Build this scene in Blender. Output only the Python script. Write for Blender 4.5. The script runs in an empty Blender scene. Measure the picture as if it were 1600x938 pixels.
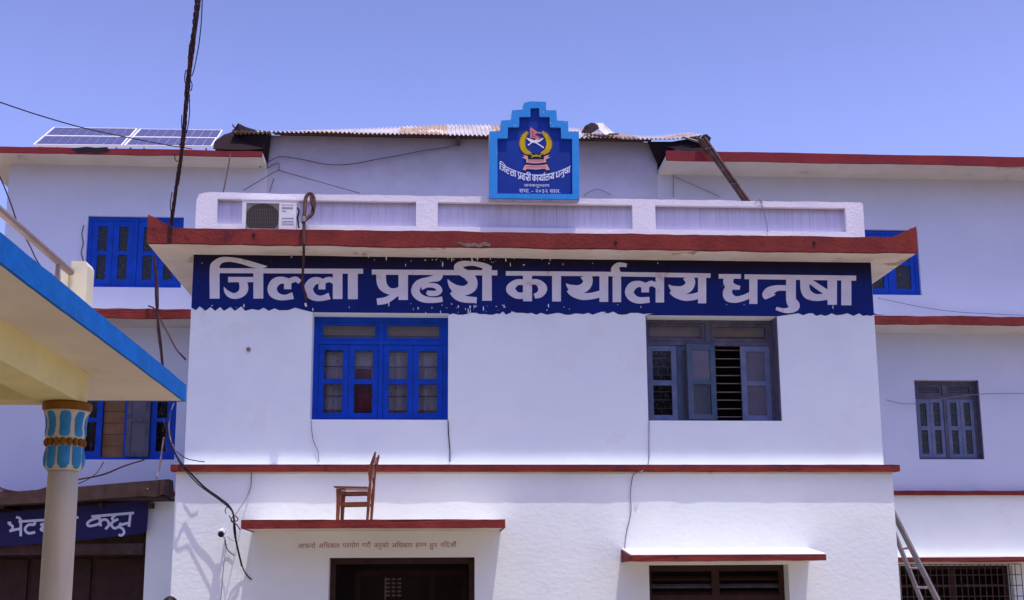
import bpy, bmesh, math, random
from mathutils import Vector, Matrix
from mathutils.geometry import tessellate_polygon
rad = math.radians
random.seed(7)
S = bpy.context.scene
COL = S.collection

# ------------------------------------------------------------------ camera
YAW, PITCH, ROLL, F, SH = rad(3.774), rad(10.477), rad(-0.3598), 1840.45, 110.0
EYE = Vector((0, 0, 1.6))
_r = Vector((math.cos(YAW), -math.sin(YAW), 0))
_f = Vector((math.sin(YAW) * math.cos(PITCH), math.cos(YAW) * math.cos(PITCH), math.sin(PITCH)))
_u = _r.cross(_f)
RIGHT = _r * math.cos(ROLL) + _u * math.sin(ROLL)
UP = -_r * math.sin(ROLL) + _u * math.cos(ROLL)
cam_d = bpy.data.cameras.new('camera')
cam = bpy.data.objects.new('camera', cam_d)
COL.objects.link(cam)
m3 = Matrix((RIGHT, UP, -_f)).transposed()
cam.matrix_world = Matrix.Translation(EYE) @ m3.to_4x4()
cam_d.sensor_width = 36
cam_d.lens = F / 1600 * 36
cam_d.shift_y = SH / 1600
cam_d.clip_end = 5000
S.camera = cam

# ------------------------------------------------------------------ world, sun, exposure
TO_SUN = Vector((0.13, -0.185, 1.0)).normalized()
W = bpy.data.worlds.new('World'); S.world = W; W.use_nodes = True
nt = W.node_tree
bg = nt.nodes['Background']
sky = nt.nodes.new('ShaderNodeTexSky'); sky.sky_type = 'NISHITA'; sky.sun_disc = False
sky.sun_elevation = math.asin(TO_SUN.z)
sky.sun_rotation = math.atan2(TO_SUN.x, TO_SUN.y)
sky.air_density = 1.0; sky.dust_density = 3.5; sky.ozone_density = 2.5
tint = nt.nodes.new('ShaderNodeMix'); tint.data_type = 'RGBA'; tint.blend_type = 'MULTIPLY'
tint.inputs[0].default_value = 1.0
tint.inputs[7].default_value = (1.04, 0.95, 1.40, 1)
# very faint high haze: slow drift between a bluer and a more violet tone
tcn = nt.nodes.new('ShaderNodeTexCoord'); ns = nt.nodes.new('ShaderNodeTexNoise'); ns.inputs['Scale'].default_value = 2.2; ns.inputs['Detail'].default_value = 4
nt.links.new(tcn.outputs['Generated'], ns.inputs['Vector'])
tm = nt.nodes.new('ShaderNodeMix'); tm.data_type = 'RGBA'; nt.links.new(ns.outputs[0], tm.inputs[0])
tm.inputs[6].default_value = (0.93, 0.97, 1.38, 1); tm.inputs[7].default_value = (1.17, 0.93, 1.41, 1)
nt.links.new(tm.outputs[2], tint.inputs[7])
nt.links.new(sky.outputs[0], tint.inputs[6]); 
# the air brightens towards the horizon: a smooth rise from 32 to 18 degrees of elevation, the same all the way round
tc = nt.nodes.new('ShaderNodeTexCoord'); sx_ = nt.nodes.new('ShaderNodeSeparateXYZ'); mr = nt.nodes.new('ShaderNodeMapRange')
mr.interpolation_type = 'SMOOTHSTEP'
nt.links.new(tc.outputs['Generated'], sx_.inputs[0]); nt.links.new(sx_.outputs[2], mr.inputs[0])
mr.inputs[1].default_value = math.sin(rad(18)); mr.inputs[2].default_value = math.sin(rad(30))
mr.inputs[3].default_value = 1.36; mr.inputs[4].default_value = 1.04
vm = nt.nodes.new('ShaderNodeVectorMath'); vm.operation = 'SCALE'
nt.links.new(tint.outputs[2], vm.inputs[0]); nt.links.new(mr.outputs[0], vm.inputs['Scale'])
nt.links.new(vm.outputs[0], bg.inputs[0])
bg.inputs[1].default_value = 0.15
sd = bpy.data.lights.new('sun', 'SUN'); sd.energy = 4.3; sd.angle = rad(0.53); sd.color = (1.0, 0.93, 0.80)
so = bpy.data.objects.new('sun', sd); COL.objects.link(so)
so.rotation_euler = TO_SUN.to_track_quat('Z', 'Y').to_euler(); so.location = (0, 0, 30)
S.view_settings.view_transform = 'Standard'; S.view_settings.look = 'None'
S.view_settings.exposure = 0.0; S.view_settings.gamma = 1.0

# ------------------------------------------------------------------ helpers
def P(x, y, Y):
    """the point at depth Y that is seen at photo position x, y (a surveying aid)"""
    d = RIGHT * ((x - 800) / F) - UP * ((y - 469 - SH) / F) + _f
    return EYE + d * (Y / d.y)
def PZ(x, y, Z):
    d = RIGHT * ((x - 800) / F) - UP * ((y - 469 - SH) / F) + _f
    return EYE + d * ((Z - 1.6) / d.z)

def N(t, typ, **kw):
    n = t.nodes.new(typ)
    for k, v in kw.items(): setattr(n, k, v)
    return n
def mat(name, c, rough=0.8, c2=None, nscale=3.0, bump=0.0, bscale=30.0, metallic=0.0, streak=None, blotch=None,
        spec=0.12, stretch=(1, 1, 1), flakes=None, coat=0.0):
    """c/c2 mottled by noise; streak=(colour, amount, ztop, depth): grime, and painted shade on walls, running down from a height;
    blotch=(colour, threshold, scale): patches of wear; flakes=(colour, threshold, scale): small splashes, chips or painted foliage glints"""
    m = bpy.data.materials.new(name); m.use_nodes = True
    t = m.node_tree; b = t.nodes['Principled BSDF']; L = t.links.new
    b.inputs['Roughness'].default_value = rough; b.inputs['Metallic'].default_value = metallic
    b.inputs['Specular IOR Level'].default_value = spec
    b.inputs['Coat Weight'].default_value = coat
    geo = N(t, 'ShaderNodeNewGeometry'); mp = N(t, 'ShaderNodeMapping'); L(geo.outputs['Position'], mp.inputs[0])
    mp.inputs['Scale'].default_value = stretch
    def noise(sc, det=6, vec=None, ro=0.6):
        n = N(t, 'ShaderNodeTexNoise'); n.inputs['Scale'].default_value = sc; n.inputs['Detail'].default_value = det
        n.inputs['Roughness'].default_value = ro
        L(vec or mp.outputs[0], n.inputs['Vector']); return n.outputs[0]
    def ramp(v, a, bb):
        r = N(t, 'ShaderNodeMapRange'); r.inputs[1].default_value = a; r.inputs[2].default_value = bb
        r.clamp = True; L(v, r.inputs[0]); return r.outputs[0]
    def mix(f, a, bcol, amt=1.0):
        x = N(t, 'ShaderNodeMix', data_type='RGBA')
        if amt != 1.0:
            q = N(t, 'ShaderNodeMath', operation='MULTIPLY'); L(f, q.inputs[0]); q.inputs[1].default_value = amt; f = q.outputs[0]
        L(f, x.inputs[0])
        if isinstance(a, tuple): x.inputs[6].default_value = (*a, 1)
        else: L(a, x.inputs[6])
        if isinstance(bcol, tuple): x.inputs[7].default_value = (*bcol, 1)
        else: L(bcol, x.inputs[7])
        return x.outputs[2]
    col = c
    if c2: col = mix(ramp(noise(nscale), 0.32, 0.68), c, c2)
    if blotch: col = mix(ramp(noise(blotch[2], 9), blotch[1], blotch[1] + 0.05), col, blotch[0])
    if streak:
        sm = N(t, 'ShaderNodeMapping'); L(geo.outputs['Position'], sm.inputs[0]); sm.inputs['Scale'].default_value = (48, 48, 1.1)
        n1 = ramp(noise(1.0, 5, sm.outputs[0]), 0.45, 0.7)
        sx = N(t, 'ShaderNodeSeparateXYZ'); L(geo.outputs['Position'], sx.inputs[0])
        g = ramp(sx.outputs[2], streak[2] - streak[3], streak[2])
        q = N(t, 'ShaderNodeMath', operation='MULTIPLY'); L(n1, q.inputs[0]); L(g, q.inputs[1])
        col = mix(q.outputs[0], col, streak[0], streak[1])
        if len(streak) > 4:      # a band of the streak colour below the top, ragged lower edge
            ad = N(t, 'ShaderNodeMath', operation='MULTIPLY_ADD'); L(noise(5.0, 6), ad.inputs[0])
            ad.inputs[1].default_value = streak[4]; L(sx.outputs[2], ad.inputs[2])
            col = mix(ramp(ad.outputs[0], streak[2] + streak[4] * 0.5 - streak[5], streak[2] + streak[4] * 0.5), col, streak[0], streak[6])
    if flakes: col = mix(ramp(noise(flakes[2], 4, None, 0.7), flakes[1], flakes[1] + 0.02), col, flakes[0])
    if isinstance(col, tuple): b.inputs['Base Color'].default_value = (*col, 1)
    else: L(col, b.inputs['Base Color'])
    if bump:
        bp = N(t, 'ShaderNodeBump'); bp.inputs['Strength'].default_value = min(bump, 1.0); bp.inputs['Distance'].default_value = 0.02 * max(bump, 0.2)
        L(noise(bscale, 7, None, 0.62), bp.inputs['Height']); L(bp.outputs[0], b.inputs['Normal'])
    return m

M = {}
M['wall'] = mat('lime_washed_plaster', (0.78, 0.86, 0.91), 0.92, (0.72, 0.80, 0.88), 1.3, 0.35, 26,
                blotch=((0.735, 0.80, 0.86), 0.60, 1.7), flakes=((0.34, 0.30, 0.31), 0.77, 14))
M['wall_low'] = mat('brushed_lime_plaster', (0.80, 0.86, 0.86), 0.92, (0.73, 0.79, 0.82), 1.1, 0.48, 15, stretch=(0.9, 1, 1.25),
                    blotch=((0.745, 0.79, 0.80), 0.60, 2.2), flakes=((0.42, 0.38, 0.38), 0.78, 14))
M['wall_back'] = mat('lime_washed_plaster_back', (0.59, 0.65, 0.82), 0.93, (0.53, 0.59, 0.76), 0.8, 0.25, 22,
                     blotch=((0.47, 0.46, 0.57), 0.71, 1.5), streak=((0.40, 0.36, 0.36), 0.10, 8.75, 1.3, 0.5, 0.9, 0.35))  # darkened towards the top in the colour, as shade below the eaves
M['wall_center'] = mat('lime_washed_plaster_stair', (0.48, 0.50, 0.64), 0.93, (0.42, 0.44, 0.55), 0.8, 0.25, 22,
                       streak=((0.17, 0.13, 0.12), 0.10, 9.35, 1.0, 0.35, 0.95, 0.80))  # shade under the tin roof is painted into the upper part
M['parapet'] = mat('parapet_white_plaster', (0.76, 0.73, 0.80), 0.92, (0.68, 0.66, 0.76), 3.0, 0.6, 30,
                   flakes=((0.42, 0.38, 0.38), 0.70, 16))
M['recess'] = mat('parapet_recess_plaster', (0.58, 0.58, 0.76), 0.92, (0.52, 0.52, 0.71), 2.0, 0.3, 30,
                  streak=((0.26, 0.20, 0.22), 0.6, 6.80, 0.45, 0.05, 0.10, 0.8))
M['soffit'] = mat('soffit_cream_plaster', (0.76, 0.72, 0.66), 0.9, (0.62, 0.55, 0.48), 1.6, 0.5, 18,
                  blotch=((0.42, 0.31, 0.24), 0.62, 1.9))
M['soffit_back'] = mat('soffit_back_plaster', (0.62, 0.60, 0.55), 0.9, (0.52, 0.48, 0.43), 1.2, 0.4, 18,
                       blotch=((0.34, 0.26, 0.22), 0.66, 1.2))
M['red'] = mat('red_oxide_paint', (0.225, 0.036, 0.030), 0.75, (0.14, 0.024, 0.022), 3.5, 0.7, 22,
               blotch=((0.12, 0.022, 0.026), 0.60, 2.4), flakes=((0.33, 0.20, 0.17), 0.735, 19))
M['red_dark'] = mat('red_oxide_paint_old', (0.23, 0.026, 0.032), 0.7, (0.16, 0.022, 0.03), 1.6, 0.5, 20,
                    blotch=((0.05, 0.014, 0.018), 0.66, 1.3))
M['blue_win'] = mat('bright_blue_enamel', (0.004, 0.066, 0.52), 0.5, (0.004, 0.045, 0.36), 5, 0.25, 40, spec=0.15)
M['grey_win'] = mat('grey_blue_enamel', (0.16, 0.19, 0.32), 0.5, (0.10, 0.14, 0.26), 7, 0.35, 40, flakes=((0.34, 0.36, 0.48), 0.68, 25))
M['teal_win'] = mat('teal_weathered_enamel', (0.045, 0.085, 0.135), 0.5, (0.085, 0.115, 0.19), 7, 0.35, 40)
M['dull_win'] = mat('dull_wood_frame', (0.12, 0.12, 0.18), 0.6, (0.07, 0.07, 0.11), 8, 0.4, 40, flakes=((0.25, 0.25, 0.34), 0.69, 25))
M['brown_wood'] = mat('dark_brown_wood', (0.055, 0.028, 0.026), 0.55, (0.035, 0.018, 0.018), 6, 0.3, 40)
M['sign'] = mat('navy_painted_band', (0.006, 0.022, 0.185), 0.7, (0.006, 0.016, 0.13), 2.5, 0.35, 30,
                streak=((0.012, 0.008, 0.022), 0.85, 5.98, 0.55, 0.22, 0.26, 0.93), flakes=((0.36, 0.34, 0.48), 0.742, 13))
M['letter'] = mat('lettering_paint', (0.70, 0.71, 0.82), 0.7, (0.60, 0.60, 0.72), 4, 0.2, 30,
                  blotch=((0.52, 0.47, 0.54), 0.62, 5), flakes=((0.10, 0.09, 0.18), 0.80, 45))
M['letter_white'] = mat('small_lettering_paint', (0.62, 0.66, 0.85), 0.7)
M['letter_red'] = mat('faded_red_lettering_paint', (0.33, 0.11, 0.10), 0.8, (0.42, 0.22, 0.19), 12)
M['letter_dark'] = mat('dark_print', (0.05, 0.06, 0.12), 0.6)
M['navy'] = mat('crest_navy_paint', (0.008, 0.040, 0.30), 0.6, (0.008, 0.032, 0.24), 6, 0.2, 40)
M['sky_paint'] = mat('crest_sky_blue_paint', (0.030, 0.27, 0.72), 0.6, (0.03, 0.22, 0.60), 8, 0.4, 40,
                     blotch=((0.20, 0.36, 0.55), 0.62, 8), flakes=((0.55, 0.55, 0.62), 0.69, 18))
M['crest_back'] = mat('crest_worn_plaster', (0.52, 0.50, 0.55), 0.9, (0.35, 0.36, 0.42), 8, 0.6, 30)
M['yellow'] = mat('wreath_yellow_paint', (0.62, 0.44, 0.02), 0.6, (0.50, 0.34, 0.02), 30)
M['white'] = mat('white_paint', (0.72, 0.72, 0.82), 0.6)
M['pinkred'] = mat('flag_red_paint', (0.42, 0.08, 0.11), 0.6)
M['pink'] = mat('ribbon_pink_paint', (0.62, 0.33, 0.35), 0.6)
M['ribbonblack'] = mat('emblem_outline_paint', (0.012, 0.012, 0.03), 0.6)
M['gold'] = mat('capital_ochre_paint', (0.24, 0.105, 0.012), 0.5, (0.17, 0.07, 0.01), 14, 0.2, 40)
M['porch'] = mat('portico_cream_paint', (0.60, 0.52, 0.33), 0.8, (0.55, 0.475, 0.30), 1.5, 0.15, 20)
M['porch_y'] = mat('portico_yellow_paint', (0.76, 0.71, 0.36), 0.8, (0.68, 0.62, 0.31), 3, 0.4, 14, blotch=((0.50, 0.44, 0.26), 0.66, 3))
M['porch_slab'] = mat('portico_soffit_paint', (0.72, 0.69, 0.60), 0.85, (0.64, 0.60, 0.52), 2.2, 0.4, 14, blotch=((0.58, 0.52, 0.44), 0.66, 2.5))
M['post'] = mat('pale_yellow_post_paint', (0.68, 0.65, 0.50), 0.8, (0.62, 0.58, 0.44), 3, 0.2, 25)
M['fascia_blue'] = mat('portico_fascia_blue_paint', (0.004, 0.165, 0.60), 0.7, (0.005, 0.125, 0.46), 5, 0.5, 18, flakes=((0.20, 0.30, 0.48), 0.76, 24))
M['petal'] = mat('petal_blue_paint', (0.045, 0.26, 0.52), 0.6, (0.03, 0.20, 0.45), 12, 0.1, 30)
M['shaft'] = mat('column_cream_paint', (0.62, 0.58, 0.46), 0.75, (0.49, 0.45, 0.36), 2.5, 0.2, 25, stretch=(3, 3, 0.6))
M['steel'] = mat('railing_steel', (0.30, 0.22, 0.19), 0.4, (0.20, 0.15, 0.15), 9, metallic=0.3)
M['glint_curtain'] = mat('dark_curtain_foliage_glints', (0.030, 0.024, 0.032), 0.9, (0.06, 0.045, 0.06), 9, flakes=((0.42, 0.42, 0.55), 0.60, 26), stretch=(1.5, 1, .7))  # pale specks paint in the glints of foliage reflected in the panes
M['chip'] = mat('chipped_cement', (0.10, 0.07, 0.06), 0.95, (0.24, 0.19, 0.16), 30, 0.5, 60)
M['thin_brown'] = mat('thin_brown_wire', (0.11, 0.085, 0.11), 0.8)
M['bar'] = mat('grille_bar_metal', (0.24, 0.18, 0.19), 0.5)
M['rust'] = mat('rusty_iron', (0.065, 0.035, 0.034), 0.8, (0.12, 0.075, 0.07), 9, 0.4, 40, blotch=((0.45, 0.48, 0.46), 0.66, 5))
M['tin'] = mat('galvanised_tin', (0.54, 0.52, 0.55), 0.6, (0.36, 0.34, 0.36), 2.0, 0.1, 30, metallic=0.25,
               blotch=((0.46, 0.27, 0.14), 0.58, 1.3))
M['tin_rust'] = mat('rusted_tin', (0.42, 0.31, 0.25), 0.7, (0.28, 0.18, 0.13), 3.0, 0.1, 30, metallic=0.1, blotch=((0.66, 0.62, 0.60), 0.56, 3))
M['tin_dark'] = mat('shade_darkened_tin', (0.010, 0.008, 0.014), 0.9, (0.022, 0.010, 0.014), 4, 0.1, 30)  # near-black colour paints in the shade on the sheet undersides
M['cable'] = mat('black_cable', (0.020, 0.014, 0.022), 0.6)
M['cable_brown'] = mat('brown_cable', (0.085, 0.040, 0.042), 0.6, (0.03, 0.02, 0.03), 12)
M['cable_pale'] = mat('pale_cable', (0.38, 0.32, 0.36), 0.6, (0.16, 0.12, 0.14), 14)
M['crack'] = mat('thin_wire', (0.22, 0.20, 0.28), 0.8)
M['hose'] = mat('brown_hose_wrap', (0.09, 0.045, 0.04), 0.85, (0.035, 0.02, 0.022), 25, 0.5, 60, flakes=((0.4, 0.34, 0.3), 0.68, 30))
M['ac'] = mat('air_conditioner_casing', (0.70, 0.70, 0.76), 0.5, (0.62, 0.62, 0.69), 6)
M['ac_grille'] = mat('air_conditioner_grille', (0.30, 0.27, 0.27), 0.6, (0.22, 0.19, 0.20), 12)
M['ac_wire'] = mat('air_conditioner_guard', (0.16, 0.14, 0.14), 0.6)
M['ac_dark'] = mat('air_conditioner_cavity', (0.07, 0.058, 0.058), 0.8)
M['wood'] = mat('varnished_chair_wood', (0.22, 0.060, 0.020), 0.35, (0.14, 0.035, 0.014), 9, 0.2, 40, spec=0.5, stretch=(1, 1, 0.3))
M['shed_dark'] = mat('sooty_timber_eave', (0.050, 0.028, 0.026), 0.85, (0.085, 0.055, 0.050), 5, 0.5, 25)
M['shed_sign'] = mat('shed_navy_board', (0.026, 0.024, 0.105), 0.6, (0.018, 0.017, 0.075), 2)
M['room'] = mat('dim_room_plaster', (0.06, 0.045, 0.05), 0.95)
M['room_warm'] = mat('room_brown_panel', (0.26, 0.15, 0.08), 0.9, (0.18, 0.10, 0.055), 4)
M['curtain'] = mat('pale_patterned_curtain', (0.86, 0.84, 0.88), 0.9, (0.66, 0.61, 0.69), 9, stretch=(2.5, 1, 0.8), blotch=((0.40, 0.32, 0.36), 0.60, 10))
M['curtain_dark'] = mat('dark_patterned_curtain', (0.11, 0.055, 0.05), 0.9, (0.05, 0.035, 0.04), 9, blotch=((0.36, 0.30, 0.40), 0.60, 9), stretch=(1.6, 1, .8))
M['curtain_wood'] = mat('tan_transom_board', (0.62, 0.45, 0.27), 0.9, (0.48, 0.33, 0.20), 5)
M['maroon'] = mat('maroon_cloth', (0.42, 0.06, 0.10), 0.9, (0.12, 0.03, 0.06), 6)
M['ground'] = mat('dusty_ground', (0.29, 0.24, 0.175), 0.95, (0.24, 0.195, 0.145), 0.4, 0.4, 6)
M['roof_top'] = mat('roof_concrete', (0.34, 0.31, 0.30), 0.95, (0.27, 0.25, 0.24), 1.2, 0.4, 10)
M['ledge'] = mat('ledge_top_whitewash', (0.78, 0.76, 0.74), 0.9, (0.70, 0.68, 0.66), 5, 0.4, 30)
M['alu'] = mat('ladder_aluminium', (0.27, 0.24, 0.25), 0.6, (0.18, 0.15, 0.16), 5, metallic=0.5)
M['frame_white'] = mat('panel_frame_aluminium', (0.78, 0.78, 0.82), 0.4)
M['cell'] = mat('solar_cell', (0.035, 0.042, 0.17), 0.5, (0.028, 0.033, 0.14), 8, spec=0.5)
M['backsheet'] = mat('panel_backsheet', (0.70, 0.70, 0.80), 0.6)
M['hair'] = mat('black_hair', (0.014, 0.010, 0.012), 0.5)
M['skin'] = mat('brown_skin', (0.26, 0.13, 0.08), 0.55)
M['shirt'] = mat('blue_uniform_shirt', (0.10, 0.16, 0.32), 0.9)
M['trousers'] = mat('dark_trousers', (0.02, 0.02, 0.035), 0.9)
def glass(name, tintc, fac):
    m = bpy.data.materials.new(name); m.use_nodes = True; t = m.node_tree; t.nodes.clear()
    o = N(t, 'ShaderNodeOutputMaterial'); mx = N(t, 'ShaderNodeMixShader'); tr = N(t, 'ShaderNodeBsdfTransparent')
    gl = N(t, 'ShaderNodeBsdfGlossy'); gl.inputs['Roughness'].default_value = 0.10; gl.inputs[0].default_value = (0.45, 0.45, 0.45, 1); tr.inputs[0].default_value = (*tintc, 1)
    fr = N(t, 'ShaderNodeFresnel'); fr.inputs[0].default_value = 1.5
    ma = N(t, 'ShaderNodeMath', operation='ADD'); ma.inputs[1].default_value = fac
    t.links.new(fr.outputs[0], ma.inputs[0]); t.links.new(ma.outputs[0], mx.inputs[0])
    t.links.new(tr.outputs[0], mx.inputs[1]); t.links.new(gl.outputs[0], mx.inputs[2]); t.links.new(mx.outputs[0], o.inputs[0])
    return m
M['glass'] = glass('window_glass', (0.86, 0.86, 0.88), 0.0)
M['glass_dusty'] = mat('dusty_window_glass', (0.105, 0.095, 0.14), 0.3, (0.07, 0.062, 0.095), 3, spec=0.5)

class MB:
    """collects shapes in world metres; build() links them as ONE mesh object"""
    def __init__(s): s.v = []; s.f = []
    def add(s, vs, fs):
        k = len(s.v); s.v += [Vector(v) for v in vs]; s.f += [tuple(i + k for i in f) for f in fs]; return s
    def box(s, x0, x1, y0, y1, z0, z1, mx=None):
        vs = [Vector((x, y, z)) for x in (x0, x1) for y in (y0, y1) for z in (z0, z1)]
        if mx: vs = [mx @ v for v in vs]
        return s.add(vs, [(0, 1, 3, 2), (4, 6, 7, 5), (0, 4, 5, 1), (2, 3, 7, 6), (0, 2, 6, 4), (1, 5, 7, 3)])
    def tube(s, pts, r, n=6, caps=True):
        pts = [Vector(p) for p in pts]; k0 = len(s.v); rings = []
        rs = r if isinstance(r, (list, tuple)) else [r] * len(pts)
        up = Vector((0, 1, 0))
        for i, p in enumerate(pts):
            t = (pts[min(i + 1, len(pts) - 1)] - pts[max(i - 1, 0)])
            if t.length < 1e-6: t = Vector((0, 0, 1))
            t.normalize(); a = t.cross(up)
            if a.length < 0.15: a = t.cross(Vector((1, 0, 0)))
            a.normalize(); b = a.cross(t)
            rings.append([p + (a * math.cos(2 * math.pi * j / n) + b * math.sin(2 * math.pi * j / n)) * rs[i] for j in range(n)])
        vs = [v for r_ in rings for v in r_]; fs = []
        for i in range(len(pts) - 1):
            for j in range(n):
                a, b = i * n + j, i * n + (j + 1) % n
                fs.append((a, b, b + n, a + n))
        if caps: fs.append(tuple(range(n - 1, -1, -1))); fs.append(tuple((len(pts) - 1) * n + j for j in range(n)))
        return s.add(vs, fs)
    def lathe(s, prof, c, n=32, rmod=None):
        vs = []; fs = []
        for (r, z) in prof:
            for j in range(n):
                a = 2 * math.pi * j / n; rr = r * (rmod(a, z) if rmod else 1)
                vs.append((c[0] + rr * math.cos(a), c[1] + rr * math.sin(a), z))
        for i in range(len(prof) - 1):
            for j in range(n):
                a, b = i * n + j, i * n + (j + 1) % n; fs.append((a, b, b + n, a + n))
        fs.append(tuple(range(n - 1, -1, -1))); fs.append(tuple((len(prof) - 1) * n + j for j in range(n)))
        return s.add(vs, fs)
    def prism(s, loops, y0, y1):
        """polygon (with holes) in x,z extruded from y0 (front) to y1"""
        flat = [Vector((x, z, 0)) for lp in loops for x, z in lp]
        tri = tessellate_polygon([[Vector((x, z, 0)) for x, z in lp] for lp in loops])
        n = len(flat); vs = [(v.x, y0, v.y) for v in flat] + [(v.x, y1, v.y) for v in flat]
        fs = [tuple(t) for t in tri] + [tuple(i + n for i in reversed(t)) for t in tri]
        k = 0
        for lp in loops:
            for i in range(len(lp)):
                a, b = k + i, k + (i + 1) % len(lp); fs.append((a, b, b + n, a + n))
            k += len(lp)
        return s.add(vs, fs)
    def wall(s, x0, x1, z0, z1, y0, y1, holes=(), seg=0):
        """one sheet of wall with openings (x0,x1,z0,z1) through it"""
        xs = sorted({x0, x1} | {h[i] for h in holes for i in (0, 1)}); zs = sorted({z0, z1} | {h[i] for h in holes for i in (2, 3)})
        xs = [x for x in xs if x0 <= x <= x1]; zs = [z for z in zs if z0 <= z <= z1]
        def solid(i, j):
            if i < 0 or j < 0 or i >= len(xs) - 1 or j >= len(zs) - 1: return False
            cx, cz = (xs[i] + xs[i + 1]) / 2, (zs[j] + zs[j + 1]) / 2
            return not any(h[0] < cx < h[1] and h[2] < cz < h[3] for h in holes)
        for i in range(len(xs) - 1):
            for j in range(len(zs) - 1):
                if not solid(i, j): continue
                a, b, c, d = xs[i], xs[i + 1], zs[j], zs[j + 1]
                s.add([(a, y0, c), (b, y0, c), (b, y0, d), (a, y0, d)], [(0, 1, 2, 3)])
                s.add([(a, y1, c), (b, y1, c), (b, y1, d), (a, y1, d)], [(3, 2, 1, 0)])
                if not solid(i - 1, j): s.add([(a, y0, c), (a, y0, d), (a, y1, d), (a, y1, c)], [(0, 1, 2, 3)])
                if not solid(i + 1, j): s.add([(b, y0, c), (b, y1, c), (b, y1, d), (b, y0, d)], [(0, 1, 2, 3)])
                if not solid(i, j - 1): s.add([(a, y0, c), (a, y1, c), (b, y1, c), (b, y0, c)], [(0, 1, 2, 3)])
                if not solid(i, j + 1): s.add([(a, y0, d), (b, y0, d), (b, y1, d), (a, y1, d)], [(0, 1, 2, 3)])
        return s
    def build(s, name, m, parent=None, smooth=False, bevel=0, fix=True):
        me = bpy.data.meshes.new(name); o = bpy.data.objects.new(name, me); COL.objects.link(o)
        off = Vector((0, 0, 0)); p = parent
        while p is not None: off += p.location; p = p.parent
        me.from_pydata([v - off for v in s.v], [], s.f)
        bm = bmesh.new(); bm.from_mesh(me)
        bmesh.ops.remove_doubles(bm, verts=bm.verts, dist=0.00005)
        if fix: bmesh.ops.recalc_face_normals(bm, faces=bm.faces)
        bm.to_mesh(me); bm.free()
        me.materials.append(M[m] if isinstance(m, str) else m)
        if smooth:
            for q in me.polygons: q.use_smooth = True
        if bevel:
            b = o.modifiers.new('bevel', 'BEVEL'); b.width = bevel; b.segments = 2; b.limit_method = 'ANGLE'
        o.parent = parent
        return o

def tag(o, label=None, cat=None, group=None, kind=None):
    if label: o['label'] = label
    if cat: o['category'] = cat
    if group: o['group'] = group
    if kind: o['kind'] = kind
    return o
def thing(name, label, cat, loc, group=None):
    o = bpy.data.objects.new(name, None); COL.objects.link(o); o.location = loc; o.empty_display_size = 0.2
    return tag(o, label, cat, group)
def spline(pts, n=6):
    """Catmull-Rom through points of any dimension"""
    pts = [tuple(p) for p in pts]; out = []
    if len(pts) < 3: return pts
    for i in range(len(pts) - 1):
        p0 = pts[max(i - 1, 0)]; p1 = pts[i]; p2 = pts[i + 1]; p3 = pts[min(i + 2, len(pts) - 1)]
        for k in range(n):
            t = k / n
            out.append(tuple(0.5 * (2 * b + (c - a) * t + (2 * a - 5 * b + 4 * c - d) * t * t + (3 * b - a - 3 * c + d) * t ** 3)
                             for a, b, c, d in zip(p0, p1, p2, p3)))
    out.append(pts[-1]); return out

# worn edges: subdivide and nudge long slab edges
def rough_slab(mb_pts):  # kept simple: list of (x, z) with small random offsets along a run
    return mb_pts
def wavy(x0, x1, z, amp, step=0.12, seed=1):
    r = random.Random(seed); n = max(2, int(abs(x1 - x0) / step)); out = []
    a = 0
    for i in range(n + 1):
        a = a * 0.7 + r.uniform(-1, 1) * amp * 0.6
        out.append((x0 + (x1 - x0) * i / n, z + (a if 0 < i < n else 0)))
    return out
def fascia(x0, x1, z0, z1, y0, y1, amp=0.006, seed=1, ywob=0.0022):
    amp *= 1.3
    """a slab edge board with slightly uneven top and bottom lines"""
    m = MB().prism([wavy(x0, x1, z0, amp, seed=seed) + wavy(x1, x0, z1, amp, seed=seed + 50)], y0, y1)
    for v in m.v:
        if abs(v.y - y0) < 1e-5: v.y -= ywob * (math.sin(v.x * 5.1 + seed) + math.sin(v.x * 11.7 + 2 * seed) * .7 + math.sin(v.x * 23.0) * .5)
    return m

# ------------------------------------------------------------------ the setting
g = MB().add([(-600, -600, 0), (600, -600, 0), (600, 900, 0), (-600, 900, 0)], [(0, 1, 2, 3)]).build('ground', 'ground', fix=False)
tag(g, kind='structure')

D = 15.5           # front wall of the projecting block, upper floor
DL = 15.42         # its lower floor, a little proud
WB = 19.5          # front wall of the long rear building
X0, X1 = -3.25, 6.04

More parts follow.
